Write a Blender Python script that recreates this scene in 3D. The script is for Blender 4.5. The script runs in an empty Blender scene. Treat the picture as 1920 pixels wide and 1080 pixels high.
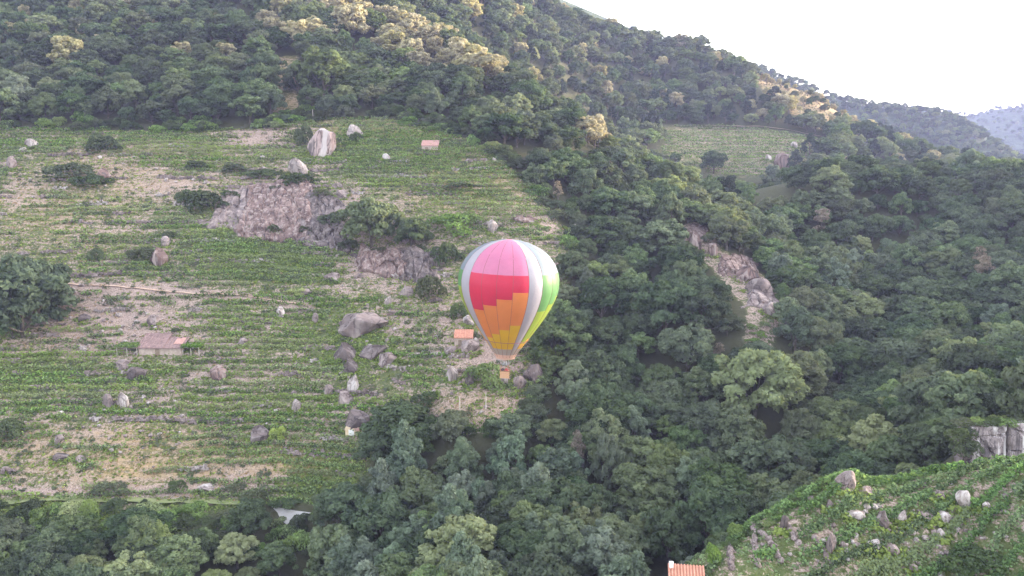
import bpy, math, random
import numpy as np
from mathutils import Vector, Matrix

random.seed(7)
RNG = np.random.default_rng(11)
S = bpy.context.scene
COL = S.collection

# ------------------------------------------------------------------ camera
F = 1507.0                                   # focal length in photo pixels (1920 wide)
PITCH = math.atan(210.0 / F)                 # horizon near row 330
cam_d = bpy.data.cameras.new('camera')
cam_d.sensor_width = 36.0
cam_d.lens = F / 1920.0 * 36.0
cam_d.clip_start = 0.5
cam_d.clip_end = 9000
cam = bpy.data.objects.new('camera', cam_d)
COL.objects.link(cam)
cam.location = (0, 0, 0)
cam.rotation_euler = (math.radians(90) - PITCH, 0, 0)
S.camera = cam

# ------------------------------------------------------------------ sky, sun, exposure
SUN_AZ, SUN_EL = math.radians(70), math.radians(7)    # azimuth to the right of the view axis
w = bpy.data.worlds.new('World'); S.world = w; w.use_nodes = True
nt = w.node_tree; nt.nodes.clear()
sky = nt.nodes.new('ShaderNodeTexSky'); sky.sky_type = 'NISHITA'; sky.sun_disc = False
sky.sun_elevation = SUN_EL; sky.sun_rotation = SUN_AZ
sky.air_density = 1.0; sky.dust_density = 3.0; sky.ozone_density = 1.0
hs = nt.nodes.new('ShaderNodeHueSaturation'); hs.inputs['Saturation'].default_value = 0.38
bg = nt.nodes.new('ShaderNodeBackground'); bg.inputs['Strength'].default_value = 0.15
wo = nt.nodes.new('ShaderNodeOutputWorld')
nt.links.new(sky.outputs[0], hs.inputs['Color']); nt.links.new(hs.outputs[0], bg.inputs['Color'])
nt.links.new(bg.outputs[0], wo.inputs['Surface'])
sl = bpy.data.lights.new('sun', 'SUN'); sl.energy = 1.2; sl.angle = math.radians(0.6); sl.color = (1.0, 0.80, 0.55)
so = bpy.data.objects.new('sun', sl); COL.objects.link(so)
sd = Vector((math.sin(SUN_AZ) * math.cos(SUN_EL), math.cos(SUN_AZ) * math.cos(SUN_EL), math.sin(SUN_EL)))
so.rotation_euler = sd.to_track_quat('Z', 'Y').to_euler()
so.location = (300, 300, 300)
vs = S.view_settings
vs.view_transform = 'Standard'; vs.look = 'None'; vs.gamma = 1.0; vs.use_curve_mapping = False
vs.exposure = 3.7
S.render.engine = 'CYCLES'
S.cycles.max_bounces = 6; S.cycles.diffuse_bounces = 4; S.cycles.transmission_bounces = 3
S.cycles.volume_bounces = 0; S.cycles.transparent_max_bounces = 4

# ------------------------------------------------------------------ helpers
CP, SP = math.cos(PITCH), math.sin(PITCH)
def ray(u, v):
    """photo pixel -> (x/y, z/y) of the direction"""
    a = (u - 960.0) / F; b = (540.0 - v) / F
    y = CP + b * SP; z = -SP + b * CP
    return a / y, z / y
def project(x, y, z):
    x, y, z = np.asarray(x, float), np.asarray(y, float), np.asarray(z, float)
    dep = np.maximum(y * CP - z * SP, 1e-3); up = y * SP + z * CP
    return 960 + F * x / dep, 540 - F * up / dep

_perm = np.random.default_rng(5).random((256, 256))
def vnoise(x, y):
    xi = np.floor(x).astype(int); yi = np.floor(y).astype(int)
    fx = x - xi; fy = y - yi
    fx = fx * fx * (3 - 2 * fx); fy = fy * fy * (3 - 2 * fy)
    p = lambda i, j: _perm[i & 255, j & 255]
    return (p(xi, yi) * (1 - fx) + p(xi + 1, yi) * fx) * (1 - fy) + (p(xi, yi + 1) * (1 - fx) + p(xi + 1, yi + 1) * fx) * fy
def fbm(x, y, o=4):
    x = np.asarray(x, float); y = np.asarray(y, float)
    s = 0; a = .5
    for k in range(o):
        s = s + a * (vnoise(x + 17.3 * k, y - 9.1 * k) - .5); x = x * 2.03; y = y * 2.03; a *= .5
    return s * 2                              # roughly -1..1
def sstep(a, b, x):
    t = np.clip((x - a) / (b - a), 0, 1); return t * t * (3 - 2 * t)
def inpoly(u, v, poly):
    u = np.asarray(u); v = np.asarray(v); c = np.zeros(u.shape, bool)
    n = len(poly); j = n - 1
    for i in range(n):
        xi, yi = poly[i]; xj, yj = poly[j]
        if yi != yj:
            c ^= ((yi > v) != (yj > v)) & (u < (xj - xi) * (v - yi) / (yj - yi) + xi)
        j = i
    return c

def mesh_np(name, verts, faces, mats=(), smooth=False, mat_idx=None, attrs=None, cols=None):
    """verts (n,3), faces (m,k)"""
    me = bpy.data.meshes.new(name)
    verts = np.asarray(verts, np.float32); faces = np.asarray(faces, np.int32)
    m, k = faces.shape
    me.vertices.add(len(verts)); me.vertices.foreach_set('co', verts.ravel())
    me.loops.add(m * k); me.loops.foreach_set('vertex_index', faces.ravel())
    me.polygons.add(m)
    me.polygons.foreach_set('loop_start', np.arange(0, m * k, k, dtype=np.int32))
    me.polygons.foreach_set('loop_total', np.full(m, k, np.int32))
    me.polygons.foreach_set('use_smooth', np.full(m, smooth, bool))
    for mt in mats: me.materials.append(mt)
    if mat_idx is not None: me.polygons.foreach_set('material_index', np.asarray(mat_idx, np.int32))
    if attrs:
        for an, val in attrs.items():
            at = me.attributes.new(an, 'FLOAT', 'POINT'); at.data.foreach_set('value', np.asarray(val, np.float32))
    if cols is not None:
        at = me.attributes.new('zone', 'FLOAT_COLOR', 'POINT'); at.data.foreach_set('color', np.asarray(cols, np.float32).ravel())
    me.update(calc_edges=True); me.validate()
    return me
def mesh_py(name, verts, faces, mat=None, smooth=False):
    me = bpy.data.meshes.new(name); me.from_pydata([tuple(v) for v in verts], [], faces)
    if mat: me.materials.append(mat)
    if smooth:
        for p in me.polygons: p.use_smooth = True
    me.update(); return me
def obj(name, me, parent=None, loc=None, label=None, cat=None, group=None, kind=None):
    o = bpy.data.objects.new(name, me); COL.objects.link(o)
    if parent is not None: o.parent = parent
    if loc is not None: o.location = loc
    if label: o['label'] = label
    if cat: o['category'] = cat
    if group: o['group'] = group
    if kind: o['kind'] = kind
    return o
class MB:
    """collects boxes, tubes and prisms into one mesh"""
    def __init__(s): s.v = []; s.f = []
    def box(s, c, d, rz=0.0):
        b = len(s.v); cx, cy, cz = c; dx, dy, dz = [q / 2 for q in d]; co, si = math.cos(rz), math.sin(rz)
        for z in (-dz, dz):
            for x, y in ((-dx, -dy), (dx, -dy), (dx, dy), (-dx, dy)):
                s.v.append((cx + x * co - y * si, cy + x * si + y * co, cz + z))
        for q in ((0, 3, 2, 1), (4, 5, 6, 7), (0, 1, 5, 4), (1, 2, 6, 5), (2, 3, 7, 6), (3, 0, 4, 7)):
            s.f.append(tuple(b + i for i in q))
        return s
    def tube(s, pts, rad, n=6):
        if not hasattr(rad, '__len__'): rad = [rad] * len(pts)
        b0 = len(s.v)
        for i, p in enumerate(pts):
            p = Vector(p)
            t = (Vector(pts[min(i + 1, len(pts) - 1)]) - Vector(pts[max(i - 1, 0)])).normalized()
            a = t.orthogonal().normalized(); c = t.cross(a)
            for k in range(n):
                g = 2 * math.pi * k / n
                s.v.append(tuple(p + (a * math.cos(g) + c * math.sin(g)) * rad[i]))
        for i in range(len(pts) - 1):
            for k in range(n):
                q = b0 + i * n; s.f.append((q + k, q + (k + 1) % n, q + n + (k + 1) % n, q + n + k))
        s.f.append(tuple(b0 + k for k in reversed(range(n)))); e = b0 + (len(pts) - 1) * n
        s.f.append(tuple(e + k for k in range(n)))
        return s
    def hexa(s, p8):
        b = len(s.v); s.v += [tuple(p) for p in p8]
        for q in ((0, 3, 2, 1), (4, 5, 6, 7), (0, 1, 5, 4), (1, 2, 6, 5), (2, 3, 7, 6), (3, 0, 4, 7)):
            s.f.append(tuple(b + i for i in q))
        return s
    def build(s, name, mat, parent=None, **k):
        return obj(name, mesh_py(name, s.v, s.f, mat), parent, **k)

# ------------------------------------------------------------------ materials
def new_mat(name):
    m = bpy.data.materials.new(name); m.use_nodes = True; n = m.node_tree; n.nodes.clear()
    o = n.nodes.new('ShaderNodeOutputMaterial'); return m, n, o
def N(n, t, **kw):
    x = n.nodes.new(t)
    for k, v in kw.items():
        if k in x.inputs: x.inputs[k].default_value = v
        else: setattr(x, k, v)
    return x
def noise(n, scale, detail=3, rough=.6, coord='Object', vec=None):
    tx = N(n, 'ShaderNodeTexNoise'); tx.inputs['Scale'].default_value = scale
    tx.inputs['Detail'].default_value = detail; tx.inputs['Roughness'].default_value = rough
    if vec is None:
        tc = N(n, 'ShaderNodeTexCoord'); n.links.new(tc.outputs[coord], tx.inputs['Vector'])
    else: n.links.new(vec, tx.inputs['Vector'])
    return tx.outputs['Fac']
def ramp(n, fac, stops):
    r = N(n, 'ShaderNodeValToRGB'); e = r.color_ramp.elements
    while len(e) < len(stops): e.new(.5)
    for q, (p, c) in zip(e, stops): q.position = p; q.color = (*c, 1)
    n.links.new(fac, r.inputs['Fac']); return r.outputs['Color']
def mix(n, fac, a, b, blend='MIX'):
    m = N(n, 'ShaderNodeMix'); m.data_type = 'RGBA'; m.blend_type = blend
    for i, val in ((0, fac), (6, a), (7, b)):
        if hasattr(val, 'links'): n.links.new(val, m.inputs[i])
        elif i == 0: m.inputs[0].default_value = val
        else: m.inputs[i].default_value = (*val, 1)
    return m.outputs[2]
def math_(n, op, a, b=0.0, clamp=False):
    m = N(n, 'ShaderNodeMath'); m.operation = op; m.use_clamp = clamp
    for i, val in enumerate((a, b)):
        if hasattr(val, 'links'): n.links.new(val, m.inputs[i])
        else: m.inputs[i].default_value = val
    return m.outputs[0]
def principled(n, o, col, rough=.85, bump=None, bstr=.4, bdist=.1, spec=.25):
    p = N(n, 'ShaderNodeBsdfPrincipled'); p.inputs['Roughness'].default_value = rough
    p.inputs['Specular IOR Level'].default_value = spec
    if hasattr(col, 'links'): n.links.new(col, p.inputs['Base Color'])
    else: p.inputs['Base Color'].default_value = (*col, 1)
    if bump is not None:
        b = N(n, 'ShaderNodeBump'); b.inputs['Strength'].default_value = bstr; b.inputs['Distance'].default_value = bdist
        n.links.new(bump, b.inputs['Height']); n.links.new(b.outputs[0], p.inputs['Normal'])
    n.links.new(p.outputs[0], o.inputs['Surface']); return p

def leaf_mat(name, dark, light, transl=.3, warm=None, vary=.26, objvar=True, tcol=1.4):
    """leaves: two tones per leaf, a little drift of tone per plant, some light passing through"""
    m, n, o = new_mat(name)
    at = N(n, 'ShaderNodeAttribute'); at.attribute_name = 'rnd'
    c = mix(n, at.outputs['Fac'], dark, light)
    if objvar:
        oi = N(n, 'ShaderNodeObjectInfo')
        if warm is not None:
            k = math_(n, 'POWER', oi.outputs['Random'], 2.5)
            c = mix(n, math_(n, 'MULTIPLY', k, .7), c, warm)
        h = N(n, 'ShaderNodeHueSaturation')
        r2 = math_(n, 'FRACT', math_(n, 'MULTIPLY', oi.outputs['Random'], 37.7))
        n.links.new(math_(n, 'ADD', math_(n, 'MULTIPLY', r2, vary * 2), 1 - vary), h.inputs['Value'])
        r3 = math_(n, 'FRACT', math_(n, 'MULTIPLY', oi.outputs['Random'], 91.3))
        n.links.new(math_(n, 'ADD', math_(n, 'MULTIPLY', r3, .022), .486), h.inputs['Hue'])
        n.links.new(math_(n, 'ADD', math_(n, 'MULTIPLY', r3, .3), .66), h.inputs['Saturation'])
        n.links.new(c, h.inputs['Color']); c = h.outputs[0]
    d = N(n, 'ShaderNodeBsdfDiffuse'); t = N(n, 'ShaderNodeBsdfTranslucent'); ms = N(n, 'ShaderNodeMixShader')
    ms.inputs[0].default_value = transl
    n.links.new(c, d.inputs['Color'])
    tc = mix(n, 1.0, c, (tcol, tcol * .95, tcol * .6), 'MULTIPLY'); n.links.new(tc, t.inputs['Color'])
    n.links.new(d.outputs[0], ms.inputs[1]); n.links.new(t.outputs[0], ms.inputs[2])
    n.links.new(ms.outputs[0], o.inputs['Surface'])
    return m
M = {}
M['oak'] = leaf_mat('oak_leaves', (.026, .045, .025), (.112, .160, .076), warm=(.13, .15, .07))
M['chestnut'] = leaf_mat('chestnut_leaves', (.038, .070, .031), (.168, .235, .094), warm=(.20, .22, .09))
M['lime'] = leaf_mat('lime_leaves', (.055, .09, .036), (.20, .27, .10), warm=(.25, .28, .10))
M['willow'] = leaf_mat('willow_leaves', (.048, .076, .050), (.175, .230, .150), warm=(.18, .22, .12))
M['pine'] = leaf_mat('pine_needles', (.020, .034, .022), (.060, .085, .050), transl=.1, vary=.25)
M['dry'] = leaf_mat('dry_leaves', (.11, .085, .06), (.26, .215, .15), vary=.2)
M['bloom'] = leaf_mat('chestnut_sunglow', (.14, .14, .055), (.50, .44, .24), vary=.18)  # low sun on the crowns, put into a cream leaf colour
M['vine'] = leaf_mat('vine_leaves', (.030, .064, .016), (.24, .37, .085), warm=(.27, .33, .08), vary=.2)
M['nearvine'] = leaf_mat('near_vine_leaves', (.026, .060, .022), (.165, .275, .085), warm=(.19, .27, .09), vary=.22)
M['bush'] = leaf_mat('bush_leaves', (.034, .052, .026), (.10, .14, .055), warm=(.12, .13, .06))
M['greenbush'] = leaf_mat('green_bush_leaves', (.07, .13, .022), (.19, .30, .05), vary=.15)
M['limebush'] = leaf_mat('yellow_green_bush_leaves', (.18, .24, .03), (.36, .46, .07), vary=.1)
M['weed'] = leaf_mat('weed_leaves', (.050, .082, .020), (.32, .39, .115), objvar=False)
M['straw'] = leaf_mat('dry_grass', (.24, .165, .09), (.48, .36, .215), objvar=False, tcol=1.0)
m, n, o = new_mat('bark'); principled(n, o, ramp(n, noise(n, 3, 3), [(.3, (.05, .04, .03)), (.7, (.15, .125, .10))])); M['bark'] = m

def rock_mat(name, a, b, c, streak=0.0, sc=.5, lite=(.72, .66, .63), crack=.9):
    m, n, o = new_mat(name)
    tc = N(n, 'ShaderNodeTexCoord')
    oi = N(n, 'ShaderNodeObjectInfo')
    ad = N(n, 'ShaderNodeVectorMath'); ad.operation = 'ADD'
    n.links.new(tc.outputs['Object'], ad.inputs[0]); n.links.new(oi.outputs['Location'], ad.inputs[1])
    v = ad.outputs[0]
    big = noise(n, sc, 4, .65, vec=v); fine = noise(n, sc * 9, 4, .7, vec=v)
    col = ramp(n, big, [(.32, a), (.5, b), (.68, c)])
    col = mix(n, .36, col, ramp(n, fine, [(.3, (.35, .33, .33)), (.55, (1, 1, 1)), (.75, (1.25, 1.2, 1.15))]), 'MULTIPLY')
    vo = N(n, 'ShaderNodeTexVoronoi'); vo.feature = 'DISTANCE_TO_EDGE'; vo.inputs['Scale'].default_value = crack
    wv = N(n, 'ShaderNodeMapping'); n.links.new(v, wv.inputs['Vector']); wv.inputs['Scale'].default_value = (1, 1, .55); wv.inputs['Rotation'].default_value = (.2, .3, 0)
    nz_ = N(n, 'ShaderNodeTexNoise'); nz_.inputs['Scale'].default_value = crack * 1.5; n.links.new(v, nz_.inputs['Vector'])
    av = N(n, 'ShaderNodeVectorMath'); av.operation = 'ADD'; n.links.new(wv.outputs[0], av.inputs[0]); n.links.new(nz_.outputs['Color'], av.inputs[1]); n.links.new(av.outputs[0], vo.inputs['Vector'])
    ck = ramp(n, vo.outputs['Distance'], [(.0, (.22, .20, .19)), (.05, (1, 1, 1))])
    col = mix(n, .85, col, ck, 'MULTIPLY')
    mp = N(n, 'ShaderNodeMapping'); n.links.new(v, mp.inputs['Vector']); mp.inputs['Scale'].default_value = (1.1, 1.1, .10)
    st = noise(n, 1.0, 4, .7, vec=mp.outputs[0])
    if streak:
        f1 = ramp(n, st, [(.52, (0, 0, 0)), (.60, (1, 1, 1))])
        f2 = ramp(n, st, [(.36, (1, 1, 1)), (.44, (0, 0, 0))])
        col = mix(n, math_(n, 'MULTIPLY', f1, streak), col, lite)
        col = mix(n, math_(n, 'MULTIPLY', f2, streak), col, (.09, .075, .075))
    principled(n, o, col, .9, fine, .45, .10)
    return m
M['rock'] = rock_mat('granite', (.10, .077, .073), (.215, .165, .155), (.35, .28, .26), .35, .5, (.42, .36, .34))
M['rock_pale'] = rock_mat('pale_granite', (.17, .135, .125), (.32, .265, .245), (.50, .44, .42), .35)
M['rock_streak'] = rock_mat('streaked_granite', (.24, .17, .16), (.40, .29, .27), (.42, .33, .30), .85, .5, (.52, .45, .43))
M['rock_dark'] = rock_mat('dark_granite', (.055, .043, .041), (.115, .088, .084), (.21, .165, .155), .45, .4, (.28, .24, .23))
M['rock_cliff'] = rock_mat('cliff_granite', (.17, .14, .135), (.34, .28, .27), (.46, .39, .38), .85, .5)
M['rock_rust'] = rock_mat('rusty_granite', (.09, .055, .048), (.165, .108, .096), (.27, .19, .17), .75, .35, (.32, .26, .24), .5)

def plain(name, a, b, sc=4, rough=.85):
    m, n, o = new_mat(name); f = noise(n, sc, 4, .65)
    principled(n, o, ramp(n, f, [(.3, a), (.7, b)]), rough, f, .3, .03); M[name] = m
plain('roof_old', (.16, .105, .098), (.32, .215, .20), 1.6)
plain('roof_red', (.34, .18, .155), (.50, .30, .26), 2)
plain('roof_orange', (.36, .16, .11), (.54, .27, .19), 2)
plain('plaster', (.30, .23, .19), (.50, .40, .34), 1.5)
plain('ochre_wall', (.55, .40, .25), (.74, .60, .42), 2)
plain('whitewash', (.70, .68, .66), (.85, .83, .80), 2)
plain('timber', (.16, .11, .08), (.30, .23, .17), 4)
plain('pale_timber', (.38, .33, .28), (.55, .49, .43), 4)
plain('pergola_shade', (.02, .016, .016), (.045, .035, .035), 3)  # near-black colour for the shade under the pergolas
plain('track_dirt', (.44, .28, .20), (.60, .44, .34), .7)
plain('concrete', (.30, .28, .265), (.44, .415, .40), .5)
plain('grass_track', (.12, .15, .06), (.24, .25, .11), .6)

# ------------------------------------------------------------------ terrain from control points
CTL = []
def cp(u, v, d, c=0.0):
    a, e = ray(u, v); CTL.append((a * d, d, e * d - c))
def cw(x, y, z): CTL.append((x, y, z))
for u in (-350, 0, 300, 600):
    for v, d, c in ((1150, 96, 8), (1060, 109, 8), (968, 126, 2), (935, 133, 0), (800, 146, 0), (650, 163, 0), (540, 178, 0),
                    (400, 200, 0), (232, 241, 0), (100, 276, 7), (0, 326, 7), (-150, 400, 7)):
        cp(u, v, d, c)
for v, d, c in ((800, 137, 0), (700, 150, 0), (600, 165, 0), (480, 184, 0), (400, 197, 0), (340, 208, 0), (270, 224, 0), (190, 247, 6),
                (850, 126, 8), (950, 108, 8), (1050, 94, 8)):
    cp(900, v, d, c)
for v, d, c in ((330, 225, 7), (450, 195, 8), (550, 172, 8), (650, 155, 8), (750, 138, 8), (850, 124, 8), (1000, 100, 8)):
    cp(1200, v, d, c)
for a in ((1100, 225, 258, 7), (1030, 180, 268, 7), (950, 120, 285, 7), (820, 70, 300, 7), (700, 30, 318, 7), (700, 120, 280, 7), (740, 218, 245, 0), (1040, 430, 194, 0),
          (1300, 455, 200, 0), (1440, 580, 172, 0), (1415, 625, 164, 0), (1430, 720, 140, 9), (1250, 330, 231, 7),
          (1270, 240, 425, 0), (1420, 245, 425, 0), (1550, 268, 425, 0), (1300, 300, 390, 0), (1450, 320, 385, 0),
          (1200, 150, 460, 8), (1300, 130, 480, 8), (1040, 0, 520, 8), (1150, 45, 530, 8), (1320, 78, 520, 8), (1420, 125, 500, 8),
          (1500, 160, 480, 3), (1560, 195, 470, 2), (1610, 245, 450, 3), (1100, 100, 450, 8), (1100, 190, 390, 8), (1000, 60, 420, 8),
          (900, -60, 480, 8), (700, -100, 440, 8),
          (1480, 300, 255, 8), (1600, 292, 262, 8), (1750, 292, 268, 8), (1920, 300, 270, 8), (2250, 290, 270, 8),
          (1700, 400, 232, 8), (1900, 400, 225, 8), (1500, 430, 222, 8), (1700, 520, 196, 8), (1900, 520, 182, 8), (1600, 620, 168, 8),
          (1850, 640, 138, 8), (1600, 740, 142, 8), (1850, 740, 110, 6), (1500, 800, 126, 8), (1720, 800, 112, 8), (1400, 900, 110, 8),
          (1920, 790, 97, 1), (2200, 640, 140, 8), (2200, 760, 105, 5),
          (1920, 857, 73, 1.1), (1750, 872, 71, 1.1), (1560, 897, 68.5, 1.1), (1440, 978, 64, 1.1), (1310, 1056, 61.5, 1.1), (1700, 1000, 63.5, 1.1), (1900, 1075, 60, 1.1),
          (1500, 1075, 58.5, 1.1), (1700, 1200, 53), (2200, 840, 74, 1.1), (2200, 1000, 62)):
    cp(*a)
for a in ((22, 320, -6), (60, 300, -26), (-5, 335, 34), (28, 600, 82), (140, 600, 50), (250, 560, -10), (136, 320, -22), (190, 330, -18), (110, 320, -26),
          (31, 82, -42), (20, 78, -46), (60, 90, -37), (44, 86, -41), (0, 60, -58), (0, 0, -75), (-100, 40, -70), (60, 20, -45), (150, 60, -12), (-300, 0, -80), (0, -150, -115), (300, -150, -60),
          (-400, -150, -100), (400, 100, 20), (320, 250, 4), (500, 400, 10), (-420, 100, -70), (-450, 250, 20), (-500, 450, 120), (0, 720, 110), (-350, 720, 170),
          (320, 720, -30), (700, 650, 0), (700, 100, 40)):
    cw(*a)
CTL = np.array(CTL)
def kern(dx, dy): return -np.sqrt(dx * dx + dy * dy + 64.0)
n_ = len(CTL)
A = kern(CTL[:, None, 0] - CTL[None, :, 0], CTL[:, None, 1] - CTL[None, :, 1]) - np.eye(n_) * .12
P = np.c_[np.ones(n_), CTL[:, 0] / 100, CTL[:, 1] / 100]
L = np.block([[A, P], [P.T, np.zeros((3, 3))]])
sol = np.linalg.solve(L, np.r_[CTL[:, 2], 0, 0, 0])
def base_z(x, y):
    x = np.asarray(x, float); y = np.asarray(y, float); out = sol[n_] + sol[n_ + 1] * x / 100 + sol[n_ + 2] * y / 100
    for i in range(n_): out = out + sol[i] * kern(x - CTL[i, 0], y - CTL[i, 1])
    return out

def axis(parts):
    r = [np.array([parts[0][0]])]
    for a, b, s in parts: r.append(np.linspace(a, b, max(1, int(round((b - a) / s))) + 1)[1:])
    return np.concatenate(r)
GX = axis([(-700, -200, 12), (-200, -165, 3), (-165, -122, 1.0), (-122, 70, .85), (70, 260, 3), (260, 800, 12)])
GY = axis([(-160, 40, 10), (40, 52, 2), (52, 78, .8), (78, 124, 1.6), (124, 246, .36), (246, 300, 1.5), (300, 560, 3.2), (560, 800, 10)])
XX, YY = np.meshgrid(GX, GY, indexing='ij')
Z0 = base_z(XX, YY)
Z0 = Z0 + fbm(XX / 26, YY / 26, 3) * 1.3 * sstep(30, 60, YY)

POLY_A = [(-400, 240), (0, 238), (130, 240), (250, 246), (500, 240), (560, 225), (640, 220), (720, 222), (800, 236), (870, 258), (930, 292),
          (985, 340), (1030, 390), (1060, 440), (1070, 490), (1050, 600), (1010, 660), (1020, 700), (990, 745), (975, 805), (900, 815), (760, 800), (690, 850),
          (680, 915), (600, 950), (480, 942), (0, 937), (-400, 937)]
POLY_B = [(1250, 238), (1330, 236), (1430, 240), (1565, 266), (1500, 300), (1470, 335), (1400, 335), (1290, 318), (1235, 290)]
POLY_N = [(1330, 1120), (1280, 1075), (1310, 1050), (1440, 975), (1560, 893), (1640, 880), (1780, 865), (1920, 853), (2300, 840), (2300, 1300), (1250, 1300)]
POLY_R = [(1400, 118), (1480, 148), (1560, 190), (1625, 240), (1600, 262), (1530, 240), (1440, 190)]     # heath on the far crest
POLY_C = [(1270, 425), (1310, 415), (1370, 480), (1450, 530), (1475, 590), (1445, 655), (1395, 650), (1400, 580), (1330, 500), (1280, 475)]
POLY_S = [(-400, 940), (500, 945), (480, 985), (330, 1000), (150, 985), (-400, 995)]                    # scrub below the track
POLY_W = [(515, 105), (560, 105), (560, 212), (505, 212)]                                             # clearing in the upper wood
def zone_of(x, y, z):
    u, v = project(x, y, z); q = np.zeros(np.shape(u), int)
    q[inpoly(u, v, POLY_A) & (y < 262) & (y > 128)] = 1
    q[inpoly(u, v, POLY_B) & (y > 340) & (y < 470)] = 2
    q[inpoly(u, v, POLY_N) & (y < 76) & (y > 40)] = 3
    q[inpoly(u, v, POLY_R) & (y > 400)] = 4
    q[inpoly(u, v, POLY_C) & (y < 225) & (y > 150)] = 5
    q[inpoly(u, v, POLY_S) & (y < 134) & (y > 100)] = 6
    q[inpoly(u, v, POLY_W) & (y > 238) & (y < 300)] = 7
    return q
ZONE = zone_of(XX, YY, Z0)
def blur(a, k):
    a = a.astype(float)
    for _ in range(k):
        p = np.pad(a, 1, mode='edge'); a = (p[:-2, 1:-1] + p[2:, 1:-1] + p[1:-1, :-2] + p[1:-1, 2:] + p[1:-1, 1:-1] * 2) / 6
    return a
WA = blur(ZONE == 1, 6); WN = blur(ZONE == 3, 3); WB = blur(ZONE == 2, 2)
TER = 1.08                                    # terrace step
def wob(x, y): return fbm(x / 19, y / 19, 2) * .9 + fbm(x / 5.5, y / 5.5 + 30, 2) * .32
def terrace(z, x, y):
    q = (z + wob(x, y)) / TER; fr = q - np.floor(q)
    st = sstep(.52, .98, fr)
    return (np.floor(q) + st - q) * TER
PATHS = [[(112, 534), (170, 536), (230, 540), (290, 545), (350, 550), (410, 552), (470, 557), (520, 566), (580, 574)], [(-60, 938), (60, 938), (180, 938), (300, 940), (400, 942), (480, 944), (600, 962)]]
def px_dist(pl):
    u, v = project(XX, YY, Z0); best = np.full(u.shape, 1e9)
    for (a, b), (c, d) in zip(pl[:-1], pl[1:]):
        t = np.clip(((u - a) * (c - a) + (v - b) * (d - b)) / ((c - a) ** 2 + (d - b) ** 2), 0, 1); best = np.minimum(best, np.hypot(u - a - t * (c - a), v - b - t * (d - b)))
    return best
PD = [np.where((YY > 120) & (YY < 200), px_dist(p), 1e9) for p in PATHS]
amp = sstep(4, 14, np.minimum(PD[0], PD[1])) * WA * (.62 + .3 * fbm(XX / 30, YY / 30 + 40, 2))
ZG = Z0 + terrace(Z0, XX, YY) * amp + fbm(XX / 2.2, YY / 2.2, 3) * .22 * sstep(.1, .5, WA + WN) + fbm(XX / 6, YY / 6, 3) * .5 * (1 - WA) + fbm(XX / 3.2, YY / 3.2, 3) * .7 * WN
RC = (-36.5, 127.6)
def road_z(x, y): return RZ + .30 * (y - RC[1]) + .02 * (x - RC[0])
_ru, _rv = project(XX, YY, Z0); RW = blur((np.hypot((_ru - 545) / 58, (_rv - 966) / 30) < 1) & (YY < 150) & (YY > 110), 3)
RZ = float(base_z(np.array(RC[0]), np.array(RC[1]))) + .6
ZG = ZG * (1 - RW) + road_z(XX, YY) * RW
def bil(G, x, y):
    x = np.asarray(x, float); y = np.asarray(y, float)
    i = np.clip(np.searchsorted(GX, x) - 1, 0, len(GX) - 2); j = np.clip(np.searchsorted(GY, y) - 1, 0, len(GY) - 2)
    fx = np.clip((x - GX[i]) / (GX[i + 1] - GX[i]), 0, 1); fy = np.clip((y - GY[j]) / (GY[j + 1] - GY[j]), 0, 1)
    return (G[i, j] * (1 - fx) + G[i + 1, j] * fx) * (1 - fy) + (G[i, j + 1] * (1 - fx) + G[i + 1, j + 1] * fx) * fy
def gz(x, y): return bil(ZG, x, y)
YS = np.arange(42, 640, .25)
def hit(u, v, raise_=0.0, dmin=42, dmax=640):
    a, e = ray(u, v); ys = YS[(YS >= dmin) & (YS <= dmax)]
    g = gz(a * ys, ys) + raise_ - e * ys
    k = np.nonzero(g > 0)[0]
    if len(k) == 0: return None
    y = ys[k[0]]; return Vector((a * y, y, float(gz(a * y, y))))

# colour zones of the ground, from where the photograph shows bare soil, dry grass or fresh green
U_, V_ = project(XX, YY, Z0)
def blob(lst):
    s = np.zeros_like(U_)
    for u, v, ru, rv, a in lst: s += a * np.exp(-((U_ - u) / ru) ** 2 - ((V_ - v) / rv) ** 2)
    return s
inA = (YY < 262) & (YY > 128)
soil = .34 + blob([(220, 590, 130, 45, .5), (500, 255, 70, 18, .6), (250, 300, 90, 40, .25), (330, 350, 110, 25, .3), (640, 415, 120, 40, .5), (200, 430, 110, 30, .3), (420, 700, 60, 25, .5),
                   (330, 890, 260, 30, .25), (480, 890, 80, 20, .4), (120, 820, 120, 25, .25), (700, 500, 90, 25, .5), (780, 590, 90, 30, .4), (900, 660, 80, 40, .5), (880, 770, 90, 40, .3), (980, 415, 50, 14, .5),
                   (700, 840, 30, 40, .4), (30, 360, 50, 30, .3), (170, 640, 130, 30, .35), (450, 540, 250, 8, .25), (100, 920, 250, 9, .5), (330, 918, 90, 9, .4), (860, 345, 70, 18, .25),
                   (480, 450, 150, 60, -.5), (530, 490, 100, 50, -.35), (650, 640, 60, 60, -.45), (610, 890, 70, 45, -.9), (300, 250, 90, 15, -.3), (850, 320, 120, 60, -.28), (700, 260, 120, 30, -.3), (130, 470, 90, 40, -.1), (90, 700, 110, 30, -.4)])
dry = blob([(230, 830, 300, 35, .55), (330, 880, 260, 25, .8), (560, 870, 60, 25, .4), (870, 340, 140, 60, .55), (760, 235, 160, 20, .6), (120, 400, 120, 60, .4), (250, 310, 160, 60, .3), (880, 770, 80, 30, .4), (60, 600, 80, 50, .3)])
lush = blob([(480, 450, 150, 60, .9), (580, 470, 90, 70, .7), (650, 640, 70, 60, .9), (610, 890, 70, 45, 1.6), (100, 400, 130, 30, .5), (300, 260, 110, 15, .5), (840, 410, 60, 30, .8), (80, 700, 110, 40, .6), (740, 320, 120, 40, .4), (690, 640, 60, 20, .8)])
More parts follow.
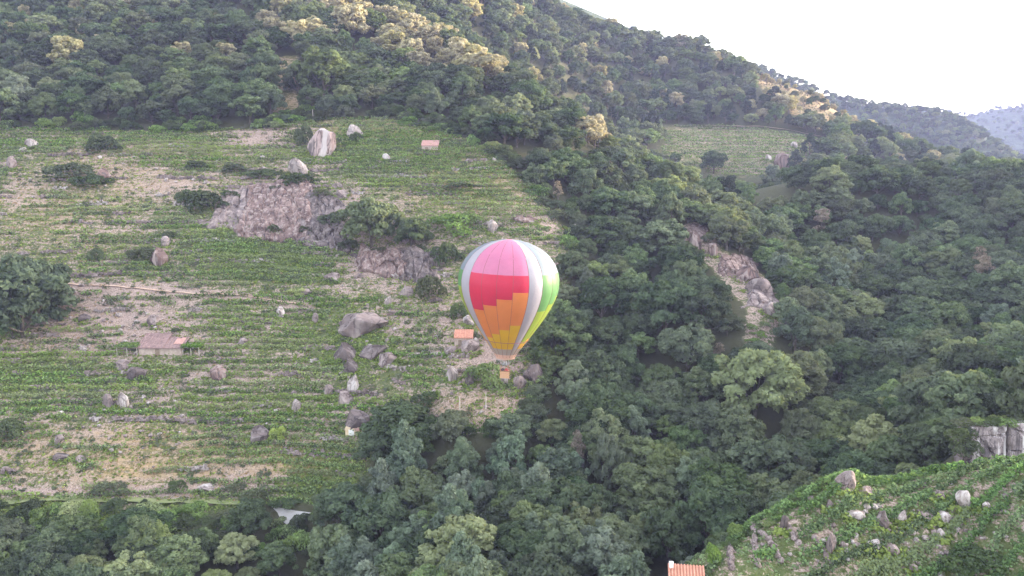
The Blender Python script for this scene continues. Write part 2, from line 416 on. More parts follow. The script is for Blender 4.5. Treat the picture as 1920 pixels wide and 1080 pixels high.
cols = np.zeros(XX.shape + (4,), np.float32)
zA = sstep(.2, .6, WA)
other = 1 - np.clip(zA + WN + WB + (ZONE == 4) + (ZONE == 5) + (ZONE == 6) + (ZONE == 7), 0, 1)
soil = soil + .9 * np.exp(-(PD[0] / 6) ** 2) + .07
cols[..., 0] = np.where(inA, np.clip(soil, 0, 1), .35) * zA + WN * .34 + WB * .34 + (ZONE == 4) * .5 + (ZONE == 5) * .55 + (ZONE == 6) * .15 + (ZONE == 7) * .35
cols[..., 1] = np.where(inA, np.clip(dry, 0, 1), 0) * zA + (ZONE == 4) * .8 + WB * .15 + (ZONE == 7) * .5
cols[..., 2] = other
cols[..., 3] = np.where(inA, np.clip(lush, 0, 1), .2) * zA + WN * .5 + (ZONE == 6) * .5
m, n, o = new_mat('hillside_ground')
at = N(n, 'ShaderNodeAttribute'); at.attribute_name = 'zone'
sep = N(n, 'ShaderNodeSeparateColor'); n.links.new(at.outputs['Color'], sep.inputs[0])
n1 = noise(n, .12, 5, .7); n2 = noise(n, .9, 5, .75); n3 = noise(n, 5.0, 3, .7)
tcg = N(n, 'ShaderNodeTexCoord'); mpg = N(n, 'ShaderNodeMapping'); n.links.new(tcg.outputs['Object'], mpg.inputs['Vector']); mpg.inputs['Scale'].default_value = (.12, .9, 1.3)
n4 = noise(n, 1.0, 4, .7, vec=mpg.outputs[0])
green = mix(n, ramp(n, n2, [(.35, (0, 0, 0)), (.65, (1, 1, 1))]), (.075, .095, .036), (.165, .17, .075))
green = mix(n, at.outputs['Alpha'], green, mix(n, n2, (.060, .085, .028), (.13, .165, .055)))
n5 = noise(n, 2.2, 4, .8)
soilc = ramp(n, n3, [(.3, (.17, .12, .095)), (.5, (.34, .25, .21)), (.72, (.56, .45, .40))])
dryc = mix(n, n2, (.34, .21, .095), (.50, .37, .16))
sf = math_(n, 'ADD', sep.outputs[0], math_(n, 'MULTIPLY', math_(n, 'SUBTRACT', math_(n, 'ADD', math_(n, 'MULTIPLY', n2, .7), math_(n, 'ADD', math_(n, 'MULTIPLY', n1, .5), math_(n, 'ADD', math_(n, 'MULTIPLY', n4, .7), math_(n, 'MULTIPLY', n5, .8)))), 1.35), 2.4))
sfac = ramp(n, sf, [(.36, (0, 0, 0)), (.62, (1, 1, 1))])
df = math_(n, 'MULTIPLY', sep.outputs[1], ramp(n, math_(n, 'ADD', math_(n, 'MULTIPLY', n1, .5), math_(n, 'MULTIPLY', n2, .5)), [(.40, (0, 0, 0)), (.58, (1, 1, 1))]))
c = mix(n, df, mix(n, sfac, green, soilc), dryc)
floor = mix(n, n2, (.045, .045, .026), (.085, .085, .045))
c = mix(n, .6, c, ramp(n, n5, [(.3, (.45, .43, .40)), (.55, (1, 1, 1)), (.8, (1.2, 1.18, 1.15))]), 'MULTIPLY')
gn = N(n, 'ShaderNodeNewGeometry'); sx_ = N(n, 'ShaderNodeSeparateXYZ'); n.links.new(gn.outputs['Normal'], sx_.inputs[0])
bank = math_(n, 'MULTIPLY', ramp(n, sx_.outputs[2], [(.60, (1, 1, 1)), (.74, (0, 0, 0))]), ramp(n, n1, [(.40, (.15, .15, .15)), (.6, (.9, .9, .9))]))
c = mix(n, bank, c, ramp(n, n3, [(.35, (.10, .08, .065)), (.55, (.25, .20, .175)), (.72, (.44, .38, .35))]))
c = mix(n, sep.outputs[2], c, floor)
principled(n, o, c, .95, math_(n, 'ADD', n2, math_(n, 'MULTIPLY', n3, .4)), .9, .35, spec=.1)
M['ground'] = m
nx, ny = len(GX), len(GY)
idx = np.arange(nx * ny).reshape(nx, ny)
fc = np.stack([idx[:-1, :-1], idx[1:, :-1], idx[1:, 1:], idx[:-1, 1:]], -1).reshape(-1, 4)
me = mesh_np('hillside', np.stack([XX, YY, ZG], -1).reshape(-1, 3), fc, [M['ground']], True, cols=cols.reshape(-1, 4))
obj('hillside', me, kind='structure', label='terraced hillside and wooded ravines of the valley')

# far ground and far hills
def far_mat(name, a, b, sc):
    m, n, o = new_mat(name); f = noise(n, sc, 6, .75)
    principled(n, o, ramp(n, f, [(.35, a), (.65, b)]), .95, f, 1.0, 8.0, spec=.1); return m
M['far_wood'] = far_mat('far_wooded_slope', (.035, .05, .03), (.085, .11, .055), .06)
me = mesh_np('ground', [(-3200, -1200, -150), (3800, -1200, -150), (3800, 4200, -150), (-3200, 4200, -150)], [[0, 1, 2, 3]], [M['far_wood']])
obj('ground', me, kind='structure', label='valley floor stretching out below the hills')
FARP = []
def far_hill(name, crest, front, back, step, rough, seed):
    """crest: (u, v, d) points of the skyline; the hill falls away to both sides of it"""
    pts = []
    for u, v, d in crest:
        a, e = ray(u, v); pts.append((a * d, d, e * d))
    pts = np.array(pts); xs = np.arange(pts[0, 0], pts[-1, 0], step); ts = np.linspace(-1, 1, 41)
    cy = np.interp(xs, pts[:, 0], pts[:, 1]); cz = np.interp(xs, pts[:, 0], pts[:, 2])
    X = np.repeat(xs[:, None], len(ts), 1); T = np.repeat(ts[None], len(xs), 0)
    Y = cy[:, None] + np.where(T < 0, T * front, T * back)
    prof = 1 - np.abs(T) ** 1.25
    Zc = -152 + (cz[:, None] + 152) * prof
    Zc = Zc + fbm(X / (step * 9) + seed, Y / (step * 9), 4) * rough * (np.abs(T) > .02) * np.minimum(1, np.abs(T) * 3)
    i2 = np.arange(X.size).reshape(X.shape)
    f = np.stack([i2[:-1, :-1], i2[1:, :-1], i2[1:, 1:], i2[:-1, 1:]], -1).reshape(-1, 4)
    me = mesh_np(name, np.stack([X, Y, Zc], -1).reshape(-1, 3), f, [M['far_wood']], True)
    obj(name, me, kind='structure')
    return X, Y, Zc
HD = far_hill('far_hill', [(700, -150, 900), (1200, 60, 900), (1480, 150, 880), (1560, 185, 860), (1640, 200, 850), (1750, 212, 840), (1810, 232, 830), (1870, 290, 815), (1950, 380, 800), (2200, 520, 780)], 330, 420, 10, 14, 3)
HE = far_hill('far_hill', [(300, 150, 2000), (1300, 170, 1900), (1500, 205, 1800), (1640, 200, 1750), (1760, 207, 1700), (1815, 219, 1650), (1860, 206, 1650), (1930, 198, 1650), (2100, 170, 1650), (2500, 150, 1700), (3000, 180, 1800)], 800, 700, 24, 30, 8)

# ------------------------------------------------------------------ plants
def leaf_quads(P, Nn, size, r, rnd=None, aspect=1.0):
    """one small four-cornered leaf spray per point"""
    k = len(P); q = Nn / np.maximum(np.linalg.norm(Nn, axis=1, keepdims=True), 1e-6)
    t = r.normal(size=(k, 3)); t -= (t * q).sum(1, keepdims=True) * q; t /= np.linalg.norm(t, axis=1, keepdims=True)
    b = np.cross(q, t); s = (size * (.6 + .8 * r.random(k)))[:, None]
    bend = q * s * .22
    V = np.stack([P - t * s * .5 * aspect, P - b * s * .42 - bend, P + t * s * .5 * aspect, P + b * s * .42 - bend], 1).reshape(-1, 3)
    Fq = np.arange(k * 4).reshape(k, 4)
    rv = r.random(k) if rnd is None else rnd
    return V, Fq, np.repeat(rv, 4)
def crown_arrays(seed, R, zc, rz, nl, nleaf, size, droop=0.0, top=1.0, lobe=(.26, .42), hole=.0):
    r = np.random.default_rng(seed)
    d = r.normal(size=(nl, 3)); d /= np.linalg.norm(d, axis=1, keepdims=True); d[:, 2] = np.where(d[:, 2] < -.45, -d[:, 2], d[:, 2])
    rad = .45 + .42 * r.random(nl)
    rad = np.where(r.random(nl) < .7, .62 + .36 * r.random(nl), rad); C = d * rad[:, None] * np.array([R, R, rz]); C[:, :2] *= (1 + .25 * r.normal(size=(nl, 1)) * .5)
    C[:, :2] *= np.clip(1 - (C[:, 2:3] / rz) * (1 - top), .3, 1.3)
    lr = R * (lobe[0] + (lobe[1] - lobe[0]) * r.random(nl))
    wts = lr ** 2; cnt = np.maximum(6, (nleaf * wts / wts.sum())).astype(int)
    Ps, Ns, Rn = [], [], []
    tone = r.random(nl) * .5
    for i in range(nl):
        k = cnt[i]; v = r.normal(size=(k, 3)); v /= np.linalg.norm(v, axis=1, keepdims=True); v[:, 2] = np.where((v[:, 2] < -.2) & (r.random(k) < .7), -v[:, 2], v[:, 2])
        p = C[i] + v * lr[i] * (.78 + .3 * r.random((k, 1))) * np.array([1, 1, .8 + droop])
        keep = np.ones(k, bool)
        for j in range(nl):
            if j != i: keep &= ((p - C[j]) ** 2).sum(1) > (lr[j] * .72) ** 2
        keep &= r.random(k) > hole
        p = p[keep]; Ps.append(p); Ns.append(v[keep] + r.normal(size=(len(p), 3)) * .55 + np.array([0, 0, .25]))
        Rn.append(np.clip(tone[i] + .55 * r.random(len(p)), 0, 1))
    Pp = np.concatenate(Ps); Nn = np.concatenate(Ns); Rr = np.concatenate(Rn)
    V, Fq, rv = leaf_quads(Pp, Nn, np.full(len(Pp), size), r, Rr)
    V[:, 2] += zc
    return V, Fq, rv, C + np.array([0, 0, zc])
def trunk_mb(seed, H, zc, r0, lobes, nb=6):
    r = random.Random(seed); mb = MB(); pts = []; x = y = 0
    for i in range(5):
        pts.append((x, y, -1.2 + (zc + 1.2) * i / 4)); x += r.uniform(-.15, .15); y += r.uniform(-.15, .15)
    mb.tube(pts, [r0 * 1.25, r0, r0 * .85, r0 * .7, r0 * .5], 7)
    for k in r.sample(range(len(lobes)), min(nb, len(lobes))):
        e = lobes[k]; s = Vector(pts[2 + r.randrange(2)]); md = (s + Vector(e)) * .5 + Vector((0, 0, -.3))
        mb.tube([s, md, Vector(e)], [r0 * .5, r0 * .33, r0 * .12], 5)
    return mb
KINDS = {   # R, crown centre, half height, lobes, leaves, leaf size, variants
    'oak':      dict(R=4.6, zc=4.9, rz=4.3, nl=70, nleaf=6500, size=.60, lobe=(.17, .28), H=9.4, n=4),
    'chestnut': dict(R=4.3, zc=5.3, rz=4.8, nl=80, nleaf=6000, size=.58, H=10.4, n=3, lobe=(.15, .25)),
    'lime':     dict(R=4.4, zc=5.1, rz=4.6, nl=85, nleaf=6500, size=.52, H=10, n=3, lobe=(.14, .24)),
    'willow':   dict(R=3.4, zc=5.6, rz=5.4, nl=75, nleaf=5800, size=.50, H=12, n=3, lobe=(.15, .26), droop=.25, top=.7),
    'pine':     dict(R=2.6, zc=5.4, rz=5.4, nl=30, nleaf=3600, size=.40, H=12, n=2, top=.5, lobe=(.26, .40)),
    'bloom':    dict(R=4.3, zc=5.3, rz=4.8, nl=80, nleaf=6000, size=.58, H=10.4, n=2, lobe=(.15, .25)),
    'dry':      dict(R=2.0, zc=6.4, rz=5.0, nl=26, nleaf=1800, size=.36, H=11, n=2, top=.55, hole=.2),
}
VAR = {}
for ki, (k, q) in enumerate(KINDS.items()):
    VAR[k] = []
    for j in range(q['n']):
        sd_ = 100 * ki + j
        V, Fq, rv, C = crown_arrays(sd_, q['R'], q['zc'], q['rz'], q['nl'], q['nleaf'], q['size'], q.get('droop', 0), q.get('top', 1.0), q.get('lobe', (.26, .42)), q.get('hole', 0))
        crown = mesh_np(k + '_crown', V, Fq, [M[k]], attrs={'rnd': rv})
        mb = trunk_mb(sd_, q['H'], q['zc'], .26 if k not in ('dry', 'pine') else .18, C)
        tr = mesh_py(k + '_trunk', mb.v, mb.f, M['bark'])
        VAR[k].append((crown, tr, (V, Fq, rv), mb))

def place_tree(kind, var, x, y, scale, rz, name, label, group, sx=1.0, sink=0.0):
    c, t = VAR[kind][var][:2]; z = float(gz(x, y)) - sink
    o = bpy.data.objects.new(name, None); COL.objects.link(o); o.location = (x, y, z); o.rotation_euler = (0, 0, rz)
    o.scale = (scale * sx, scale * sx, scale); o.empty_display_size = .5
    o['label'] = label; o['category'] = 'tree'
    if group: o['group'] = group
    obj('trunk', t, o); obj('crown', c, o)
    return o
TREES_TAKEN = []     # (x, y, r)
def feature(u, v, wpx, kind, name, label, hr=None, var=0, dmin=42, dmax=640):
    q = KINDS[kind]; p = hit(u, v, 5, dmin, dmax)
    if p is None: return
    for _ in range(3):
        wm = wpx * p.y / F; sc = wm / (2.15 * q['R']); Hm = sc * q['H'] * (hr or 1)
        p2 = hit(u, v, Hm * .58, dmin, dmax)
        if p2 is None: break
        p = p2
    wm = wpx * p.y / F; sc = wm / (2.15 * q['R'])
    o = place_tree(kind, var % q['n'], p.x, p.y, sc * (hr or 1), random.uniform(0, 6.28), name, label, None, 1 / (hr or 1), sink=sc * (hr or 1) * KINDS[kind]['H'] * .14)
    TREES_TAKEN.append((p.x, p.y, wm * .42))
    return o
FEAT = [
    (1415, 695, 175, 'lime', 'chestnut_tree', 'large pale green round tree in the wood right of the balloon', 1.0, 0),
    (1250, 560, 130, 'oak', 'oak_tree', 'broad dark oak beside the green upper edge of the balloon', 1.0, 1),
    (1290, 640, 120, 'oak', 'oak_tree', 'very dark oak left of the small green terrace patch', 1.0, 2),
    (1130, 545, 105, 'oak', 'oak_tree', 'dark oak touching the right side of the balloon', 1.0, 3),
    (1120, 690, 110, 'oak', 'oak_tree', 'dark round oak at the wood edge right of the basket', 1.0, 0),
    (1335, 955, 165, 'oak', 'oak_tree', 'dark green oak above the red roofed shed', 1.0, 1),
    (1090, 965, 95, 'lime', 'chestnut_tree', 'bright yellow-green tree below the balloon among greyer trees', 1.15, 1),
    (1000, 975, 115, 'lime', 'chestnut_tree', 'light green tree left of the brightest yellow-green tree at the foot of the slope', 1.0, 2),
    (845, 950, 105, 'willow', 'willow_tree', 'pale grey-green rounded willow below the sloping vineyard', 1.1, 0),
    (715, 965, 150, 'oak', 'oak_tree', 'large brownish green oak right of the pale concrete road', 1.0, 3),
    (690, 1040, 105, 'willow', 'willow_tree', 'grey-green willow at the bottom edge below the concrete road', 1.0, 1),
    (820, 1058, 125, 'lime', 'chestnut_tree', 'light green round tree cut by the bottom edge below the balloon', .9, 0),
    (1140, 840, 70, 'willow', 'willow_tree', 'tall slim grey-green tree standing above the others under the balloon', 1.5, 2),
    (1083, 840, 34, 'dry', 'dead_tree', 'bare brown half-dead tree beside the tall slim grey-green tree', 1.4, 0),
    (1240, 845, 85, 'lime', 'chestnut_tree', 'light green leaning tree with a dark gap under its crown', 1.0, 1),
    (1640, 820, 130, 'lime', 'chestnut_tree', 'yellow-green tree just above the boulder strewn near slope', 1.0, 2),
    (1765, 745, 165, 'oak', 'oak_tree', 'big dark oak left of the streaked cliff', 1.0, 0),
    (1390, 800, 120, 'chestnut', 'chestnut_tree', 'mid green tree below the large pale green round tree', 1.0, 1),
    (1560, 850, 110, 'oak', 'oak_tree', 'dark oak at the upper rim of the near boulder slope', .9, 2),
    (465, 960, 85, 'oak', 'oak_tree', 'dark green tree left of the pale concrete road', 1.0, 1),
    (760, 830, 90, 'willow', 'willow_tree', 'grey-green tree at the lower right corner of the vineyard', 1.2, 0),
    (870, 850, 80, 'willow', 'willow_tree', 'grey-green tree in the front rank of trees below the basket', 1.2, 1),
    (960, 840, 80, 'willow', 'willow_tree', 'grey-green tree directly below the balloon basket', 1.2, 2),
    (35, 535, 185, 'oak', 'oak_tree', 'big dark oak at the left edge beside the dirt path', 1.0, 0),
    (85, 545, 90, 'oak', 'oak_tree', 'smaller dark oak on the right flank of the big oak by the left edge', 1.0, 2),
    (20, 600, 60, 'chestnut', 'chestnut_tree', 'small fresh green tree at the foot of the big oak by the left edge', 1.0, 1),
    (695, 405, 118, 'oak', 'oak_tree', 'dark spreading oak beside the rock face in the middle of the vineyard', .95, 2),
    (770, 425, 80, 'oak', 'oak_tree', 'smaller olive green oak right of the dark oak at the rock face', .9, 3),
    (1366, 310, 48, 'pine', 'pine_tree', 'dark upright tree standing before the far vineyard patch', .85, 0),
    (1845, 505, 40, 'dry', 'dead_tree', 'pale brown withered tree standing in the right-hand wooded slope', 1.0, 1),
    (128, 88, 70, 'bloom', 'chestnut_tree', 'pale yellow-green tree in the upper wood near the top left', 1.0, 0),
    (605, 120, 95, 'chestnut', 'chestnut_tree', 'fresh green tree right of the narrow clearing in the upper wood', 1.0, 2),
    (910, 118, 75, 'bloom', 'chestnut_tree', 'chestnut painted sunlit cream at the lower end of the sunlit crest', .9, 1),
    (655, 30, 80, 'bloom', 'chestnut_tree', 'chestnut painted sunlit cream near the top edge on the sunlit crest', .9, 0),
    (805, 62, 60, 'bloom', 'chestnut_tree', 'chestnut painted sunlit cream in the middle of the sunlit crest', .9, 0),
    (1552, 168, 26, 'oak', 'oak_tree', 'lone dark tree standing on the far skyline ridge', 1.1, 1),
    (1330, 395, 60, 'lime', 'chestnut_tree', 'light green tree above the bare rocky rib', 1.0, 1),
    (1110, 435, 52, 'chestnut', 'chestnut_tree', 'small round grey-green tree just above and right of the balloon', .9, 0),
]
for u, v, wp, k, nm, lb, hr, vr in FEAT: feature(u, v, wp, k, nm, lb, hr, vr, dmin=86 if u > 1300 and v > 730 else 42)

# the rest of the woods: jittered grid inside a widened view wedge, on wooded ground
cand = []
def add_grid(x0, x1, y0, y1, sp):
    xs = np.arange(x0, x1, sp); ys = np.arange(y0, y1, sp); a, b = np.meshgrid(xs, ys, indexing='ij')
    a = a + RNG.uniform(-.42, .42, a.shape) * sp; b = b + RNG.uniform(-.42, .42, b.shape) * sp
    cand.append(np.c_[a.ravel(), b.ravel()])
add_grid(-330, 330, 70, 200, 5.4); add_grid(-110, 12, 80, 127, 5.0); add_grid(-330, 330, 200, 345, 6.0); add_grid(-350, 480, 345, 620, 7.2)
T = np.concatenate(cand)
T = T[np.abs(T[:, 0]) < .80 * T[:, 1] + 25]
tz = gz(T[:, 0], T[:, 1]); zo = zone_of(T[:, 0], T[:, 1], bil(Z0, T[:, 0], T[:, 1]))
zo[(bil(WA, T[:, 0], T[:, 1]) > .35)] = 1
zo[(bil(WN, T[:, 0], T[:, 1]) > .05)] = 3
_ut, _vt = project(T[:, 0], T[:, 1], tz + 6.5); rib = inpoly(_ut, _vt, [(1280, 430), (1320, 420), (1380, 480), (1455, 530), (1475, 590), (1445, 625), (1405, 625), (1395, 570), (1330, 505)]) & (T[:, 1] < 200)
zo[rib] = 5
_u8, _v8 = project(T[:, 0], T[:, 1], tz + 8.0)
zo[inpoly(_u8, _v8, [(1255, 240), (1560, 262), (1510, 300), (1470, 326), (1380, 332), (1290, 318), (1240, 288)]) & (T[:, 1] < 380)] = 2
for h_ in (1.5, 3.5, 5.5, 7.5):
    _u, _v = project(T[:, 0], T[:, 1], tz + h_); zo[(T[:, 1] < 131) & (np.abs(_u - 546) < 62) & (_v > 938) & (_v < 996)] = 6
_u5, _v5 = project(T[:, 0], T[:, 1], tz + 5.5); zo[(T[:, 1] < 134) & (_u5 < 490) & (_v5 < 962)] = 6
keep = (zo == 0) | ((zo == 4) & (RNG.random(len(T)) < .8))
heath = (zo == 4)
uu, vv = project(T[:, 0], T[:, 1], tz)
keep &= ~((T[:, 1] < 95) & (uu > 1180))                       # nothing in front of the near slope
keep &= ~((np.abs(uu - 545) < 50) & (np.abs(vv - 975) < 40) & (T[:, 1] < 140))
for x, y, r_ in TREES_TAKEN: keep &= (T[:, 0] - x) ** 2 + (T[:, 1] - y) ** 2 > r_ ** 2
T = T[keep]; tz = tz[keep]; uu = uu[keep]; vv = vv[keep]; heath = heath[keep]
# kind by place
kn = fbm(T[:, 0] / 34, T[:, 1] / 34, 3); rr = RNG.random(len(T))
kind = np.where(rr + kn * .7 < .52, 'oak', np.where(rr + kn * .7 < .86, 'chestnut', 'lime')).astype(object)
low = (vv > 860) & (uu > 640) & (uu < 1300) & (T[:, 1] < 150)
kind[low & (rr < .45)] = 'willow'; kind[low & (rr > .78)] = 'lime'
rightw = (uu > 1050) & (uu < 1400) & (vv > 420) & (vv < 860) & (T[:, 1] < 200)
kind[rightw & (rr < .72)] = 'oak'
kind[(T[:, 1] > 380) & (rr < .18)] = 'pine'
kind[(rr > .975)] = 'willow'; kind[(rr > .992)] = 'dry'
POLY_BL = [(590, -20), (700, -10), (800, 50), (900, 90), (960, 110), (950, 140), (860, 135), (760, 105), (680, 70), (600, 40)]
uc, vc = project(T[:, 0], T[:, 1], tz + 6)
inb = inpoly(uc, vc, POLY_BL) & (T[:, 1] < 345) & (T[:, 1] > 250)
kind[inb & (rr < .8)] = 'bloom'  # crest crowns get the cream that stands for sunlight
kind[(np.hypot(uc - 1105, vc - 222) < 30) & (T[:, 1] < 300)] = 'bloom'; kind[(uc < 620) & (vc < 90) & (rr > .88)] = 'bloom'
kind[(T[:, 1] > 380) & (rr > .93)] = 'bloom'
blt = (uu < 620) & (T[:, 1] < 132)
kind[blt] = np.where(rr[blt] < .35, 'chestnut', np.where(rr[blt] < .8, 'lime', 'oak'))
sc = .52 + .62 * RNG.random(len(T)) ** 1.3 + .10 * kn; sxy = RNG.uniform(.8, 1.28, len(T))
sc = np.where(T[:, 1] > 345, sc * 1.12, sc)
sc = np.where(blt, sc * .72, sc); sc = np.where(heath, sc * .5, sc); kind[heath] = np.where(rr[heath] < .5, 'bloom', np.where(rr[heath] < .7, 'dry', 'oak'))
sc = np.where((T[:, 1] < 260) & (bil(blur(WA, 14), T[:, 0], T[:, 1]) > .10), sc * .8, sc)
tz = tz - .9 * sc - 1.0 * (bil(blur(WA, 10), T[:, 0], T[:, 1]) > .02)
var = np.array([RNG.integers(KINDS[k]['n']) for k in kind]); rot = RNG.random(len(T)) * 6.283
# those that show largest become single trees
hgt = np.array([KINDS[k]['H'] for k in kind]) * sc
ut, vt = project(T[:, 0], T[:, 1], tz + hgt * .75)
vis = (ut > -20) & (ut < 1940) & (vt > -40) & (vt < 1100)
GR = gz
def seen(i):
    x, y, z = T[i, 0], T[i, 1], tz[i] + hgt[i] * .85
    s = np.linspace(.25, .97, 60); return bool(np.all(gz(x * s, y * s) + 3.5 < z * s + 4.0 * (s > .93)))
size = np.where(vis, hgt / T[:, 1], 0)
order = np.argsort(-size); single = np.zeros(len(T), bool); cnt = 0
for i in order:
    if cnt >= 255 or size[i] <= 0: break
    if seen(i): single[i] = True; cnt += 1
DESC = {'oak': ('oak_tree', 'dark green oak'), 'chestnut': ('chestnut_tree', 'mid green chestnut'), 'lime': ('chestnut_tree', 'light green leafy tree'), 'willow': ('willow_tree', 'grey-green willow'),
        'bloom': ('chestnut_tree', 'chestnut painted sunlit cream'), 'pine': ('pine_tree', 'dark pine'), 'dry': ('dead_tree', 'brown withered tree')}
LAND = [(956, 540, 'balloon'), (946, 700, 'balloon basket'), (300, 650, 'stone hut'), (602, 265, 'big streaked boulder'), (500, 400, 'broad rock face'), (1400, 270, 'far vineyard patch'), (1420, 560, 'bare rocky rib'),
        (1862, 830, 'streaked cliff'), (1415, 695, 'large pale green tree'), (1287, 1066, 'orange roofed shed'), (545, 967, 'concrete road'), (1587, 905, 'large rim boulder'), (1090, 965, 'bright yellow-green tree'),
        (540, 160, 'narrow upper clearing'), (35, 535, 'big left oak'), (695, 405, 'dark spreading oak'), (680, 610, 'wide flat slab'), (806, 275, 'small pink roofed hut'), (1366, 310, 'dark upright tree'), (1845, 505, 'withered brown tree'),
        (215, 750, 'split boulder pair'), (665, 800, 'rock shelter'), (520, 810, 'yellow-green shrub'), (1692, 975, 'cream boulder'), (1140, 840, 'tall slim grey-green tree'), (715, 965, 'brownish green oak'), (1765, 745, 'big dark oak'),
        (1640, 820, 'yellow-green rim tree'), (350, 548, 'reddish dirt path'), (554, 757, 'single pale pointed boulder'), (330, 880, 'dry orange grass'), (128, 88, 'pale yellow-green upper tree'), (605, 120, 'fresh green clearing tree'), (190, 325, 'rusty pink upper rock'), (847, 700, 'upright pale boulder')]
def near_words(u, v):
    d = [math.hypot((u - a) * .8, v - b) for a, b, _ in LAND]; i = int(np.argmin(d)); a, b, nm = LAND[i]
    far = 'close' if d[i] < 60 else ('not far' if d[i] < 140 else 'well')
    du, dv = u - a, v - b; ang = math.degrees(math.atan2(-dv, du)) % 360
    w8 = ['right of', 'above and right of', 'above', 'above and left of', 'left of', 'below and left of', 'below', 'below and right of'][int((ang + 22.5) // 45) % 8]
    return far + ' ' + w8 + ' the ' + nm
for i in np.nonzero(single)[0]:
    nm, ds = DESC[kind[i]]; pw = near_words(ut[i], vt[i]); sz = 'small ' if sc[i] < .72 else ('tall ' if sc[i] > .95 else '')
    place_tree(kind[i], int(var[i]), T[i, 0], T[i, 1], float(sc[i]), float(rot[i]), nm, sz + ds + ' ' + pw, 'woodland trees ' + pw, sx=float(sxy[i]), sink=float(gz(T[i, 0], T[i, 1]) - tz[i]))

# everything smaller and farther: one woodland object
lib = bpy.data.collections.new('woodland_library'); li = {}
for k in KINDS:
    for j, (c, t, (V, Fq, rv), mb) in enumerate(VAR[k]):
        tv = np.array(mb.v); nq = [f for f in mb.f if len(f) == 4]
        Vc = np.concatenate([V, tv]); Fc = np.concatenate([Fq, np.array(nq) + len(V)])
        me = mesh_np('woodland_piece', Vc, Fc, [M[k], M['bark']], mat_idx=np.r_[np.zeros(len(Fq)), np.ones(len(nq))], attrs={'rnd': np.r_[rv, np.zeros(len(tv))]})
        ob = bpy.data.objects.new('woodland_%02d' % len(li), me); lib.objects.link(ob); li[(k, j)] = len(li)
rest = np.nonzero(~single)[0]
# far hills carry trees too
fx = []
for (X, Y, Zc), sp, lim in ((HD, 5200, 1.0), (HE, 9000, 1.0)):
    nxh, nyh = X.shape; k = sp
    ii = RNG.random(k) * (nxh - 2); jj = RNG.random(k) * (nyh * .56); i0 = ii.astype(int); j0 = jj.astype(int); a = ii - i0; b = jj - j0
    g = lambda G: (G[i0, j0] * (1 - a) + G[i0 + 1, j0] * a) * (1 - b) + (G[i0, j0 + 1] * (1 - a) + G[i0 + 1, j0 + 1] * a) * b
    fx.append(np.c_[g(X), g(Y), g(Zc)])
fx = np.concatenate(fx); fu, fv = project(fx[:, 0], fx[:, 1], fx[:, 2]); fx = fx[(fu > 1300) & (fu < 2150) & (fv < 330)]
pos = np.r_[np.c_[T[rest], tz[rest]], fx]
pid = np.r_[[li[(kind[i], int(var[i]))] for i in rest], RNG.integers(0, 8, len(fx))]
psc = np.r_[sc[rest], .5 + .35 * RNG.random(len(fx))]; prz = np.r_[rot[rest], RNG.random(len(fx)) * 6.28]; pvx = psc * np.r_[sxy[rest], np.ones(len(fx))]; pvec = np.c_[pvx, pvx, psc]
me = bpy.data.meshes.new('woodland'); me.vertices.add(len(pos)); me.vertices.foreach_set('co', pos.astype(np.float32).ravel())
for an, ty, val in (('pid', 'INT', pid.astype(np.int32)), ('prz', 'FLOAT', prz.astype(np.float32))):
    at = me.attributes.new(an, ty, 'POINT'); at.data.foreach_set('value', val)
at = me.attributes.new('psc', 'FLOAT_VECTOR', 'POINT'); at.data.foreach_set('vector', pvec.astype(np.float32).ravel())
wood = obj('woodland', me, kind='stuff', label='mass of smaller and farther trees covering the hills', cat='woodland')
ng = bpy.data.node_groups.new('woodland_nodes', 'GeometryNodeTree')
ng.interface.new_socket('Geometry', in_out='INPUT', socket_type='NodeSocketGeometry'); ng.interface.new_socket('Geometry', in_out='OUTPUT', socket_type='NodeSocketGeometry')
gi = ng.nodes.new('NodeGroupInput'); go = ng.nodes.new('NodeGroupOutput')
m2p = ng.nodes.new('GeometryNodeMeshToPoints'); iop = ng.nodes.new('GeometryNodeInstanceOnPoints'); ci = ng.nodes.new('GeometryNodeCollectionInfo')
ci.inputs['Collection'].default_value = lib; ci.inputs['Separate Children'].default_value = True; ci.inputs['Reset Children'].default_value = True
def named(nm, ty):
    x = ng.nodes.new('GeometryNodeInputNamedAttribute'); x.data_type = ty; x.inputs['Name'].default_value = nm; return x
a1, a2, a3 = named('pid', 'INT'), named('psc', 'FLOAT_VECTOR'), named('prz', 'FLOAT')
cx = ng.nodes.new('ShaderNodeCombineXYZ')
L_ = ng.links.new
L_(gi.outputs[0], m2p.inputs[0]); L_(m2p.outputs[0], iop.inputs['Points']); L_(ci.outputs[0], iop.inputs['Instance']); iop.inputs['Pick Instance'].default_value = True
L_(a1.outputs[0], iop.inputs['Instance Index']); L_(a2.outputs[0], iop.inputs['Scale']); L_(a3.outputs[0], cx.inputs[2]); L_(cx.outputs[0], iop.inputs['Rotation'])
L_(iop.outputs[0], go.inputs[0])
md = wood.modifiers.new('scatter', 'NODES'); md.node_group = ng
print('TREES', len(T), 'single', int(single.sum()), 'far', len(fx))

